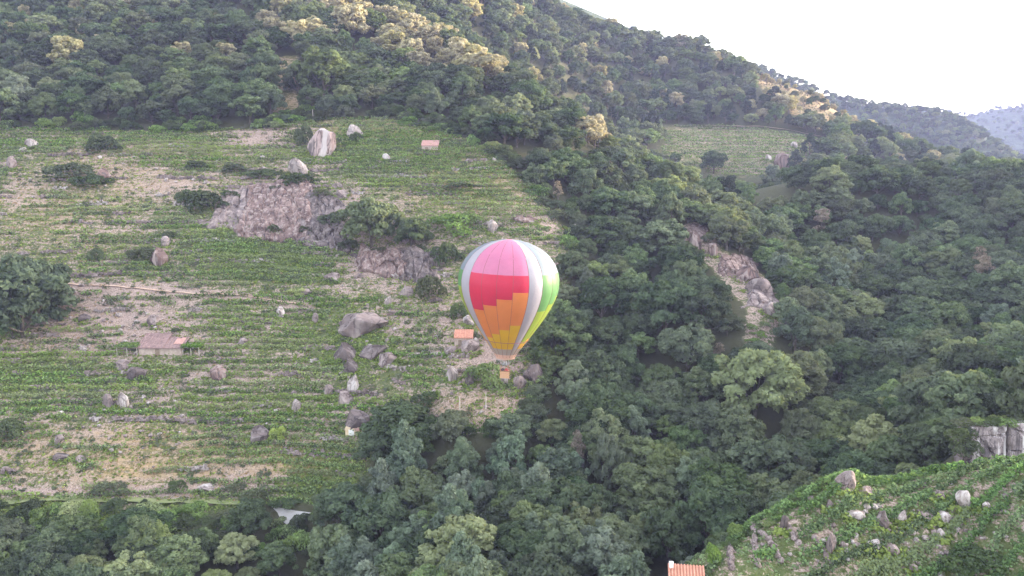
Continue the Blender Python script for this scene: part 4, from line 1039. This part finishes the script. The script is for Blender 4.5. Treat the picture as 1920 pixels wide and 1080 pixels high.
for lev in range(int(math.floor(ZL.min() / TER)), int(math.ceil(ZL.max() / TER)), 2):
    zl = (lev + .70) * TER; above = ZL > zl; has = above.any(1) & ~above[:, 0]; yy_ = ysA[above.argmax(1)]
    u, v = project(xsA, yy_, gz(xsA, yy_)); ok = has & (bil(WA, xsA, yy_) > .6) & (fbm(xsA / 7 + lev * 5.1, np.full(len(xsA), lev * 2.9 + 70), 3) > .16) & (u > -20)
    i = 0
    while i < len(xsA):
        if not ok[i]: i += 1; continue
        k = i
        while k < len(xsA) and ok[k] and abs(yy_[k] - yy_[max(k - 1, i)]) < 1.5: k += 1
        if k - i >= 5:
            me, c_ = wall_mesh(xsA[i:k], yy_[i:k], lev * 77 + i + 9000); um, vm = u[(i + k) // 2], v[(i + k) // 2]
            obj('terrace_wall', me, loc=c_, label=('short' if k - i < 12 else 'long') + ' rough stone terrace bank ' + near_words(um, vm), cat='terrace wall', group='terrace banks ' + near_words(um, vm), kind='thing'); NW += 1
        i = max(k, i + 1)
print('WALLS', NW)
# near slope: close rows running up and across the slope
nr = 0
a0 = math.radians(28)
for q in np.arange(-40, 60, 1.5):
    t = np.arange(-10, 75, .5)
    x = 20 + t * math.cos(a0) - q * math.sin(a0); y = 52 + t * math.sin(a0) + q * math.cos(a0)
    okx = (bil(WN, x, y) > .2); u, v = project(x, y, gz(x, y)); okx &= (u < 2010) & (v < 1120)
    nz = fbm(x / 4 + q, y / 4, 3); okx &= (nz > -.42) & ((u > 1490) | (nz > .08))
    i = 0
    while i < len(t):
        if not okx[i]: i += 1; continue
        k = i
        while k < len(t) and okx[k] and k - i < 34: k += 1
        if k - i > 4:
            r_ = row_mesh(x[i:k], y[i:k], gz(x[i:k], y[i:k]), int(1000 + q * 13 + i), 85, .9, .45, .26, M['nearvine'])
            if r_: obj('vine_row', r_[0], loc=r_[1], label='leafy vine row ' + near_words(u[(i + k) // 2], v[(i + k) // 2]) , cat='vine row', group='rows on the near slope'); nr += 1
        i = max(k, i + 1)
# far vineyard patch
for lev in range(-8, 40):
    zl = lev * 1.7; xs = np.arange(60, 180, 1.5); ysB = np.arange(360, 460, .7)
    ZB = bil(ZG, xs[:, None] + 0 * ysB[None], 0 * xs[:, None] + ysB[None]); ab = ZB > zl; has = ab.any(1) & ~ab[:, 0]; yy_ = ysB[ab.argmax(1)]
    okx = has & (bil(WB, xs, yy_) > .5) & (fbm(xs / 14 + lev, yy_ / 14, 2) > -.25)
    if okx.sum() > 6:
        ii = np.nonzero(okx)[0]; r_ = row_mesh(xs[ii], yy_[ii], gz(xs[ii], yy_[ii]), 4000 + lev, 14, 1.3, .5, .6, M['vine'])
        if r_: obj('vine_row', r_[0], loc=r_[1], label='thin vine row in the far vineyard patch across the ravine', cat='vine row', group='rows of the far vineyard patch'); nr += 1
print('ROWS other', nr)

# weeds and dry grass over the open slopes
def scatter(name, mat, k, size, test, label, hh=.25, box=(-164, 24, 126, 250), per=7):
    r = RNG; x = r.uniform(box[0], box[1], k); y = r.uniform(box[2], box[3], k); ok = test(x, y); x, y = x[ok], y[ok]; k = len(x)
    rad = (hh * (.5 + 1.1 * r.random(k) ** 2))[:, None]
    d = r.normal(size=(k, per, 3)); d /= np.linalg.norm(d, axis=2, keepdims=True); d[..., 2] = np.abs(d[..., 2])
    P_ = np.stack([x, y, gz(x, y)], -1)[:, None, :] + d * rad[..., None] * np.array([1.25, 1.0, 1.0]) * (.6 + .4 * r.random((k, per, 1)))
    tone = np.repeat(r.random(k) * .55, per) + .45 * r.random(k * per)
    V, Fq, rv = leaf_quads(P_.reshape(-1, 3), (d + r.normal(size=d.shape) * .4 + np.array([0, -.15, .3])).reshape(-1, 3), np.full(k * per, size), r, tone)
    obj(name, mesh_np(name, V, Fq, [mat], attrs={'rnd': rv}), kind='stuff', label=label, cat='ground cover')
GI = lambda G: (lambda x, y: bil(G, x, y))
soilg, dryg, lushg = GI(np.clip(soil, -1, 1)), GI(np.clip(dry, 0, 1)), GI(np.clip(lush, 0, 1.5))
scatter('weeds', M['weed'], 80000, .36, lambda x, y: (bil(WA, x, y) > .3) & (RNG.random(len(x)) < .66 - .65 * soilg(x, y) + .5 * fbm(x / 6, y / 6, 3) + .3 * lushg(x, y)), 'weeds and low leaves growing over the terraced slope', .42)
scatter('dry_grass', M['straw'], 34000, .32, lambda x, y: (bil(WA, x, y) > .3) & (RNG.random(len(x)) < .10 + .5 * dryg(x, y) + .25 * soilg(x, y) * (fbm(x / 8, y / 8, 3) > 0)), 'dry straw coloured grass over the terraced slope', .2)
scatter('green_leaves', M['vine'], 34000, .36, lambda x, y: (bil(WA, x, y) > .3) & (RNG.random(len(x)) < .45 * lushg(x, y) + .3 * fbm(x / 5, y / 5, 3) - .15), 'lush green ground leaves over the fresh patches of the slope', .45)
scatter('scrub', M['bush'], 5200, .42, lambda x, y: (bil(WA, x, y) > .3) & (RNG.random(len(x)) < .35 + 1.6 * fbm(x / 9 + 50, y / 9, 3)), 'low olive scrub tufts dotted over the terraced slope', .75, per=22)
scatter('near_weeds', M['nearvine'], 11000, .22, lambda x, y: (bil(WN, x, y) > .3) & (RNG.random(len(x)) < .45 + .5 * fbm(x / 3, y / 3, 3)), 'weeds between the vines of the near slope', .3, (5, 60, 46, 80))
scatter('track_side_grass', M['weed'], 9000, .36, lambda x, y: (bil((ZONE == 6) * 1., x, y) > .3) & (fbm(x / 5, y / 5, 2) > -.2), 'rough grass on the bank below the track', .4, (-110, -10, 100, 136))
scatter('heath', M['dry'], 3000, .8, lambda x, y: (bil((ZONE == 4) * 1., x, y) > .4), 'dry heath covering the far crest', .7, (120, 240, 400, 540))

rb = []
for a in ROCKS:
    p = hit(a[0], a[1])
    if p is None: continue
    w_ = a[2] * p.y / F
    for i in range(int(10 + 9 * w_)):
        t = random.uniform(math.pi, 2 * math.pi); rb.append((p.x + math.cos(t) * w_ * random.uniform(.38, .7), p.y + w_ * .25 + math.sin(t) * w_ * random.uniform(.25, .5)))
rb = np.array(rb); _u = iter((rb[:, 0], rb[:, 1]))
class _R:                                     # places the weeds at the rock feet instead of at random
    def __getattr__(s_, k): return getattr(np.random.default_rng(3), k)
    def uniform(s_, a, b, k): return next(_u)
    def random(s_, *a): return _rr.random(*a)
    def normal(s_, *a, **k): return _rr.normal(*a, **k)
_rr = np.random.default_rng(4); RNG_ = RNG; RNG = _R()
scatter('rock_foot_weeds', M['weed'], len(rb), .34, lambda x, y: x > -1e9, 'weeds growing round the feet of the boulders', .55)
RNG = RNG_
# ------------------------------------------------------------------ tracks
def ribbon(name, pix, w_, mat, label, lift=.12, world=None):
    P_ = [hit(u, v) for u, v in pix]; P_ = [p for p in P_ if p]
    pts = []
    for a, b in zip(P_[:-1], P_[1:]):
        for k in range(12): pts.append(a.lerp(b, k / 12))
    pts.append(P_[-1]); V = []; Fq = []
    for i, p in enumerate(pts):
        t = (pts[min(i + 1, len(pts) - 1)] - pts[max(i - 1, 0)]); t.z = 0; t.normalize(); s = Vector((-t.y, t.x, 0))
        zc = float(gz(p.x, p.y))
        ww = w_[0] + (w_[1] - w_[0]) * i / (len(pts) - 1) if isinstance(w_, tuple) else w_
        ww *= .85 + .3 * float(vnoise(np.array([i * .6]), np.array([3.3]))[0])
        for k in (-1, -.33, .33, 1):
            q = p + s * ww * .5 * k; V.append((q.x, q.y, max(zc, float(gz(q.x, q.y)) if k > 0 else zc) * .5 + zc * .5 + lift))
    for i in range(len(pts) - 1):
        for k in range(3):
            b = i * 4; Fq.append((b + k, b + k + 1, b + 5 + k - 0, b + 4 + k))
    obj(name, mesh_py(name, V, Fq, M[mat], True), kind='structure', label=label)
ribbon('dirt_path', [(112, 534), (170, 536), (230, 540), (290, 545), (350, 550), (410, 552), (470, 557), (520, 566), (580, 574)], (.75, .5), 'track_dirt', 'reddish dirt path crossing the vineyard', .07)
ribbon('grass_track', [(-60, 938), (60, 938), (180, 938), (300, 940), (400, 942), (470, 944)], 2.0, 'grass_track', 'pale grassy track along the foot of the vineyard', .1)
pz = [(506, 950), (528, 955), (556, 960), (584, 963), (570, 969), (552, 975), (538, 987), (527, 978), (520, 963)]
P_ = [hit(*q) for q in pz]; zc = max(p.z for p in P_); cen = sum(P_, Vector()) / len(P_)
V = [(p.x, p.y, road_z(p.x, p.y) + .12) for p in P_] + [(cen.x, cen.y, road_z(cen.x, cen.y) + .12)]
obj('road', mesh_py('road', V, [(i, (i + 1) % len(pz), len(pz)) for i in range(len(pz))], M['concrete']), kind='structure', label='pale concrete road bend below the vineyard')
ribbon('dirt_path', [(1268, 236), (1330, 237), (1400, 239), (1460, 243), (1520, 254), (1560, 264)], 1.6, 'track_dirt', 'pale path along the top of the far vineyard patch', .5)

# ------------------------------------------------------------------ huts
def empty(name, loc, label, cat, rz=0, group=None):
    e = bpy.data.objects.new(name, None); COL.objects.link(e); e.location = loc; e.rotation_euler = (0, 0, rz); e['label'] = label; e['category'] = cat
    if group: e['group'] = group
    return e
def slab_roof(x0, x1, y0, y1, z0, z1, th=.14):
    return [(x0, y0, z0), (x1, y0, z0), (x1, y1, z1), (x0, y1, z1), (x0, y0, z0 + th), (x1, y0, z0 + th), (x1, y1, z1 + th), (x0, y1, z1 + th)]
def roof_ribs(x0, x1, y0, y1, z0, z1, th, mat, parent, step=.55):
    k = int((x1 - x0) / step)
    for i in range(k + 1):
        x = x0 + (x1 - x0) * i / k
        mb = MB().tube([(x, y0 - .03, z0 + th + .02), (x, y1, z1 + th + .02)], .09, 5)
        mb.build('tile_course', mat, parent)
# main stone hut
p = hit(300, 668); k = p.y / F
e = empty('stone_hut', p, 'old stone hut with patched pinkish roof between two pergolas', 'hut')
W1, W2 = 48 * k, 34 * k; x0 = -41 * k
MB().box((x0 + (W1 + W2) / 2, 2.4, .55), (W1 + W2, 4.6, 2.0)).build('wall', M['plaster'], e)
r1 = MB().hexa(slab_roof(x0 - .25, x0 + W1, -.2, 4.9, 1.60, 3.7)).build('roof', M['roof_old'], e)
r2 = MB().hexa(slab_roof(x0 + W1 + .01, x0 + W1 + W2 + .25, -.2, 4.3, 1.56, 3.1)).build('roof', M['roof_old'], e)
roof_ribs(x0 - .2, x0 + W1 - .1, -.2, 4.9, 1.60, 3.7, .14, M['roof_old'], r1); roof_ribs(x0 + W1 + .1, x0 + W1 + W2 + .2, -.2, 4.3, 1.56, 3.1, .14, M['roof_old'], r2)
MB().hexa(slab_roof(x0 + W1 + W2 * .45, x0 + W1 + W2 * .95, 1.2, 3.6, 1.56 + 1.54 * 1.4 / 4.5 + .22, 1.56 + 1.54 * 3.8 / 4.5 + .22, .05)).build('roof_patch', M['roof_red'], r2)
MB().box((x0 + W1 * .75, .08, .75), (.9, .06, 1.5)).build('door', M['timber'], e)
def pergola(u, v, wp, label):
    p = hit(u, v); k = p.y / F; w_ = wp * k; e = empty('pergola', p, label, 'pergola')
    for sx in (-.48, 0, .48):
        for y_ in (.1, 2.6): MB().tube([(sx * w_, y_, -.8), (sx * w_, y_, 1.75)], .07, 6).build('post', M['pale_timber'], e)
    mb = MB()
    for y_ in (.1, 2.6): mb.tube([(-.5 * w_, y_, 1.75), (.5 * w_, y_, 1.75)], .05, 5)
    mb.build('beam', M['pale_timber'], e)
    MB().box((0, 2.9, .8), (w_, .2, 1.9)).build('shade_panel', M['pergola_shade'], e)  # dark panel added as the shade below the leaf canopy
    r = np.random.default_rng(int(u)); kq = 900; P_ = np.c_[r.uniform(-.56, .56, kq) * w_, r.uniform(-.35, 3.1, kq), 1.82 + .55 * r.random(kq)]
    V, Fq, rv = leaf_quads(P_, r.normal(size=(kq, 3)) * .5 + np.array([0, -.2, .8]), np.full(kq, .32), r)
    obj('leaf_canopy', mesh_np('leaf_canopy', V, Fq, [M['greenbush']], attrs={'rnd': rv}), e)
pergola(238, 668, 40, 'low leafy pergola left of the stone hut')
pergola(358, 668, 32, 'low leafy pergola right of the stone hut')
def small_hut(u, v, wp, hp, roofm, wallm, label, name='hut', roof_share=.55):
    p = hit(u, v); k = p.y / F; w_ = wp * k; h_ = hp * k; e = empty(name, p, label, 'hut')
    hw = h_ * (1 - roof_share); dp = w_ * .8
    MB().box((0, dp * .5, hw * .5 - .4), (w_, dp, hw + .8)).build('wall', M[wallm], e)
    rf = MB().hexa(slab_roof(-w_ * .54, w_ * .54, -.15, dp + .1, hw, hw + h_ * roof_share * 1.0)).build('roof', M[roofm], e)
    roof_ribs(-w_ * .5, w_ * .5, -.15, dp + .1, hw, hw + h_ * roof_share, .14, M[roofm], rf, .5)
    MB().box((-w_ * .2, -.03, hw * .4), (w_ * .18, .06, hw * .75)).build('door', M['timber'], e)
    return e
small_hut(806, 284, 30, 19, 'roof_red', 'plaster', 'small pink roofed hut in the upper vineyard')
small_hut(869, 650, 34, 25, 'roof_orange', 'plaster', 'small orange roofed hut left of the balloon mouth', 'hut', .42)
# shelter walled up under a boulder
p = hit(664, 818); k = p.y / F; e = empty('rock_shelter', p, 'ochre walled shelter built under a wedge shaped boulder', 'shelter')
MB().box((0, 1.1, .5), (34 * k, 2.2, 2.0)).build('wall', M['ochre_wall'], e); MB().box((-.5, -.03, .55), (1.0, .06, 1.1)).build('door', M['whitewash'], e)
MB().box((.9, -.03, 1.15), (1.6, .08, .5)).build('lintel', M['roof_red'], e)
o_ = obj('boulder', BM['rock_dark'][1], loc=p + Vector((.3, 1.5, 2.7)), label='wedge shaped grey boulder resting on the ochre shelter', cat='boulder'); o_.scale = (25 * k, 2.0, 18 * k); o_.rotation_euler = (.25, -.28, .2)
# red roofed shed at the bottom edge
a_, e_ = ray(1287, 1066); yd = 60.0; pr = Vector((a_ * yd, yd, e_ * yd)); k = yd / F
gzp = float(gz(pr.x, pr.y)); e = empty('shed', (pr.x, pr.y, pr.z - 2.9), 'shed with a bright orange tiled roof at the bottom edge', 'shed', -.15)
w_ = 70 * k
mb = MB().box((0, -.9, .3), (w_ * .9, 2.6, 3.6)); mb.box((0, -.9, (gzp - (pr.z - 2.6)) * .5 - 1.5), (w_ * .86, 2.5, max(.5, -(gzp - (pr.z - 2.6)) + 1))); mb.build('wall', M['plaster'], e)
rf = MB().hexa(slab_roof(-w_ * .5, w_ * .5, -2.6, .6, 1.7, 2.75)).build('roof', M['roof_orange'], e)
roof_ribs(-w_ * .48, w_ * .48, -2.6, .6, 1.7, 2.75, .14, M['roof_orange'], rf, .24)
MB().box((-w_ * .42, .3, 2.95), (.34, .34, .5)).build('chimney', M['whitewash'], e)
# poles
def pole(u, v, hpx, label, mat='pale_timber', r_=.09):
    p = hit(u, v)
    h_ = hpx * p.y / F; e = obj('pole', mesh_py('pole', *(lambda mb: (mb.v, mb.f))(MB().tube([(0, 0, -.6), (.03, 0, h_ * .5), (0, .02, h_)], [r_ * 1.2, r_, r_ * .8], 7)), M[mat]), loc=p, label=label, cat='pole')
pole(862, 778, 36, 'weathered grey pole on the dry slope below the balloon'); pole(911, 768, 32, 'shorter pale pole right of the weathered grey pole'); pole(587, 232, 24, 'pale utility pole at the top of the vineyard')
# old stone terraces beside the shed: low dry walls
for i, (a, b) in enumerate((((1330, 1032), (1372, 1072)), ((1372, 1016), (1420, 1068)), ((1425, 1000), (1465, 1060)), ((1525, 1010), (1560, 1070)), ((1470, 985), (1500, 1030)))):
    P0, P1 = hit(*a), hit(*b)
    if not P0 or not P1: continue
    e = empty('dry_stone_wall', P0, ['crumbling low stone wall nearest the orange roofed shed', 'second crumbling stone wall from the orange roofed shed', 'third stone wall from the orange roofed shed', 'stone wall farthest right of the shed among vines', 'short stone wall at the left rim of the near slope'][i], 'stone wall'); e['kind'] = 'thing'
    L0 = (P1 - P0).length; kq = int(L0 / .42)
    for j in range(kq):
        q = P0.lerp(P1, (j + .5) / kq); q.z = float(gz(q.x, q.y))
        s_ = obj('stone', random.choice(SM['rock']), e, loc=q - P0 + Vector((random.uniform(-.08, .08), 0, .12))); s_.scale = (.28, .26, random.uniform(.2, .34)); s_.rotation_euler = (0, 0, random.random() * 6)

# ------------------------------------------------------------------ the balloon
def fabric(name, col, tr=.38):
    m, n, o = new_mat(name); f = noise(n, .5, 3)
    c = mix(n, .25, col, ramp(n, f, [(.3, (.75, .75, .75)), (.7, (1.1, 1.1, 1.1))]), 'MULTIPLY')
    p = N(n, 'ShaderNodeBsdfPrincipled'); p.inputs['Roughness'].default_value = .5; p.inputs['Specular IOR Level'].default_value = .35
    bf = noise(n, 2.2, 3); bb = N(n, 'ShaderNodeBump'); bb.inputs['Strength'].default_value = .35; bb.inputs['Distance'].default_value = .12; n.links.new(bf, bb.inputs['Height']); n.links.new(bb.outputs[0], p.inputs['Normal'])
    n.links.new(c, p.inputs['Base Color']); t = N(n, 'ShaderNodeBsdfTranslucent'); n.links.new(c, t.inputs['Color'])
    ms = N(n, 'ShaderNodeMixShader'); ms.inputs[0].default_value = tr
    n.links.new(p.outputs[0], ms.inputs[1]); n.links.new(t.outputs[0], ms.inputs[2]); n.links.new(ms.outputs[0], o.inputs['Surface']); return m
FB = {'pink': fabric('pink_fabric', (.60, .20, .34)), 'red': fabric('red_fabric', (.62, .032, .08)), 'orange': fabric('orange_fabric', (.74, .25, .07)), 'yellow': fabric('yellow_fabric', (.74, .46, .03)),
      'white': fabric('white_fabric', (.42, .41, .46)), 'grey': fabric('grey_green_fabric', (.22, .27, .31)), 'green': fabric('green_fabric', (.12, .29, .10)), 'lime': fabric('lime_fabric', (.29, .40, .06)),
      'amber': fabric('amber_fabric', (.70, .43, .06)), 'band': fabric('beige_band_fabric', (.46, .40, .35)), 'skirt': fabric('salmon_skirt_fabric', (.78, .50, .38)), 'tape': fabric('seam_tape', (.30, .10, .10), .1)}
BD = 136.0; KM = BD / F
PRO = np.array([(0, 0), (.3, 7), (.8, 12), (1.6, 18), (2.8, 24.5), (4.5, 31), (7, 39), (10, 46.5), (14, 54.5), (18, 61), (24, 69), (30, 75), (44, 85), (60, 91.5), (75, 94), (92, 93), (110, 88), (128, 80), (146, 70), (164, 58.5), (180, 47.5), (195, 37), (208, 28), (216, 22.5), (224, 18)], float)
def prof(dy): return float(np.interp(dy, PRO[:, 0], PRO[:, 1]))
_t = 224 * np.linspace(0, 1, 120) ** 1.8; _r = np.array([prof(t) for t in _t])
for _ in range(2): _r[1:-1] = (_r[:-2] + 2 * _r[1:-1] + _r[2:]) / 4
_r[0] = 0
def prof(dy): return float(np.interp(dy, _t, _r))
a_, e_ = ray(957, 448); top = Vector((a_ * BD, BD, e_ * BD))
a_, e_ = ray(946, 705); low_ = Vector((a_ * BD, BD - 1.0, e_ * BD))
axis_d = (top - low_); tilt_y = math.atan2(axis_d.x, axis_d.z)
balloon = empty('hot_air_balloon', low_, 'hot air balloon with pink, red, orange, yellow and green stepped panels', 'balloon')
balloon.rotation_euler = (0, tilt_y, 0)
ZT = (top - low_).length
BMAT = None
def gore_strip(th0, th1, d0, d1, nc=4):
    rows = max(2, int((d1 - d0) / 6) + 1) + (5 if d0 == 0 else 0); V = []; Fq = []
    for i in range(rows + 1):
        dy = d0 + (d1 - d0) * ((i / rows) ** 2.2 if d0 == 0 else i / rows); R0 = prof(dy) * KM
        for j in range(nc + 1):
            s = j / nc; th = th0 + (th1 - th0) * s; rr_ = R0 * (1 + .016 * math.sin(math.pi * s) * min(1, dy / 30))
            V.append((rr_ * math.sin(th), -rr_ * math.cos(th), ZT - dy * KM))
    for i in range(rows):
        for j in range(nc):
            b = i * (nc + 1) + j; Fq.append((b, b + nc + 1, b + nc + 2, b + 1))
    return V, Fq
G0 = math.radians(-49); GW = math.radians(18)
# seams: load tapes along every gore edge, carrying the panels
mb = MB()
for g in range(20):
    th = G0 + g * GW
    pts = [(prof(d) * KM * 1.0 * math.sin(th), -prof(d) * KM * math.cos(th), ZT - d * KM) for d in np.linspace(3, 222, 40)]
    mb.tube(pts, .035, 4)
pts = [(prof(189) * KM * 1.035 * math.sin(t), -prof(189) * KM * 1.035 * math.cos(t), ZT - 189 * KM) for t in np.linspace(0, 2 * math.pi, 60)]
mb.tube(pts, .05, 4)
env = mb.build('envelope', FB['tape'], balloon)
for g in range(20):
    sec, pos_ = divmod(g, 5); th0, th1 = G0 + g * GW, G0 + (g + 1) * GW
    if pos_ == 4: bands = [(0, 203, 'white'), (203, 216, 'band')]
    else:
        s1 = (124.6, 113.5, 100.5, 87)[pos_]; s2 = (180, 171, 161, 151)[pos_]
        names = ('pink', 'red', 'orange', 'yellow') if sec % 2 == 0 else ('grey', 'green', 'lime', 'amber')
        if sec % 2: s2 += 12
        bands = [(0, 57, names[0]), (57, s1, names[1]), (s1, s2, names[2]), (s2, 203, names[3]), (203, 216, 'band')]
    for d0, d1, cn in bands:
        V, Fq = gore_strip(th0, th1, d0, d1)
        obj('panel', mesh_py('panel', V, Fq, FB[cn], True), env)
for g in range(10):
    V, Fq = gore_strip(G0 + g * 2 * GW, G0 + (g + 1) * 2 * GW, 216, 226, 6); obj('skirt_panel', mesh_py('skirt_panel', V, Fq, FB['skirt'], True), env)
# basket, burner and lines
plain('wicker', (.45, .24, .12), (.66, .40, .24), 9); plain('leather', (.20, .10, .06), (.30, .17, .10), 6); plain('steel', (.35, .35, .36), (.5, .5, .5), 6, .4)
bw, bd_, bh = 18 * KM, 1.25, 1.25
bk = MB(); bk.box((0, -bd_ / 2, bh / 2), (bw, .07, bh)); bk.box((0, bd_ / 2, bh / 2), (bw, .07, bh)); bk.box((-bw / 2 + .035, 0, bh / 2 - .002), (.068, bd_ - .08, bh - .004)); bk.box((bw / 2 - .035, 0, bh / 2 - .002), (.068, bd_ - .08, bh - .004)); bk.box((0, 0, .05), (bw - .15, bd_ - .08, .08))
bk = bk.build('basket', M['wicker'], balloon)
rim = MB(); c4 = [(-bw / 2, -bd_ / 2, bh), (bw / 2, -bd_ / 2, bh), (bw / 2, bd_ / 2, bh), (-bw / 2, bd_ / 2, bh)]
for i in range(4): rim.tube([c4[i], c4[(i + 1) % 4]], .08, 6)
rim.build('rim', M['leather'], bk)
for i in range(6): MB().box((0, -bd_ / 2 - .045, .12 + i * .19), (bw - .02, .03, .07)).build('weave_band', M['wicker'], bk)
bz = bh + 1.05
fr = MB(); q4 = [(-.5, -.4, bz), (.5, -.4, bz), (.5, .4, bz), (-.5, .4, bz)]
for i in range(4): fr.tube([q4[i], q4[(i + 1) % 4]], .04, 6)
fr = fr.build('burner_frame', M['steel'], balloon)
for sx in (-.2, .2): MB().tube([(sx, 0, bz - .05), (sx, 0, bz + .15), (sx, 0, bz + .5)], [.10, .14, .12], 8).build('burner', M['steel'], fr)
for i in range(4): MB().tube([c4[i], q4[i]], .035, 6).build('upright', M['leather'], balloon)
for i in range(8):
    t = 2 * math.pi * (i + .5) / 8; R0 = prof(224) * KM
    MB().tube([q4[(0 if math.cos(t) > 0 else 3) if math.sin(t) < 0 else (1 if math.cos(t) > 0 else 2)], (R0 * math.sin(t), -R0 * math.cos(t), ZT - 224 * KM)], .022, 4).build('line', M['steel'], balloon)
# people in the basket
plain('skin', (.50, .30, .22), (.60, .38, .28), 8, .6); plain('dark_jacket', (.05, .035, .045), (.10, .06, .07), 8); plain('red_jacket', (.35, .06, .06), (.48, .10, .09), 8); plain('hair', (.03, .02, .015), (.07, .05, .04), 20); plain('trousers', (.04, .05, .08), (.07, .08, .12), 8)
def person(x, y, jacket, label, rz):
    V = [(0, 0, .92), (0, .01, 1.15), (0, .02, 1.40), (0, .01, 1.50), (0, -.01, 1.58), (0, -.01, 1.74),
         (-.19, 0, 1.42), (-.27, -.06, 1.16), (-.20, -.30, 1.12), (-.17, -.40, 1.14), (.19, 0, 1.42), (.27, -.06, 1.16), (.20, -.30, 1.12), (.17, -.40, 1.14),
         (-.10, 0, .88), (-.11, -.02, .48), (-.11, .02, .06), (-.11, -.12, .03), (.10, 0, .88), (.11, -.02, .48), (.11, .02, .06), (.11, -.12, .03)]
    E = [(0, 1), (1, 2), (2, 3), (3, 4), (4, 5), (2, 6), (6, 7), (7, 8), (8, 9), (2, 10), (10, 11), (11, 12), (12, 13), (0, 14), (14, 15), (15, 16), (16, 17), (0, 18), (18, 19), (19, 20), (20, 21)]
    Rr = [.14, .15, .15, .06, .085, .09, .075, .055, .042, .045, .075, .055, .042, .045, .10, .065, .045, .04, .10, .065, .045, .04]
    me = bpy.data.meshes.new('person'); me.from_pydata(V, E, []); me.materials.append(M[jacket])
    o = obj('person', me, loc=(0, 0, 0), label=label, cat='person')
    sk = o.modifiers.new('skin', 'SKIN'); ss = o.modifiers.new('smooth', 'SUBSURF'); ss.levels = 1; ss.render_levels = 2
    for i, q in enumerate(me.skin_vertices[0].data): q.radius = (Rr[i], Rr[i]); q.use_root = (i == 0)
    o.location = low_ + Vector((x + tilt_y, y, .10)); o.rotation_euler = (0, 0, rz)
    v, f = ICO[3]; v = v * np.array([.096, .105, .125]) + np.array([0, -.012, 1.68])
    v[:, 1] -= .03 * np.exp(-((v[:, 2] - 1.67) / .02) ** 2 - (v[:, 0] / .02) ** 2) * (v[:, 1] < 0)
    obj('face', mesh_np('face', v, f, [M['skin']], True), o)
    v, f = ICO[3]; v = v * np.array([.108, .115, .13]) + np.array([0, .02, 1.705]); v = v.copy(); obj('hair', mesh_np('hair', v, f, [M['hair']], True), o)
person(-.35, -.12, 'dark_jacket', 'person in a dark jacket standing in the balloon basket', .2)
person(.30, -.05, 'red_jacket', 'person in a red jacket standing in the balloon basket', -.3)

# ------------------------------------------------------------------ haze
m, n, o = new_mat('haze_air')
pv = N(n, 'ShaderNodeVolumePrincipled'); pv.inputs['Color'].default_value = (.50, .56, 1.0, 1); pv.inputs['Density'].default_value = .00016; pv.inputs['Anisotropy'].default_value = .1
n.links.new(pv.outputs[0], o.inputs['Volume'])
zt = 330
mb = MB().box((300, 1500, (zt - 152) / 2), (7010, 5410, zt + 152)); mb.build('haze', m, kind='stuff', label='thin pale morning haze filling the valley')
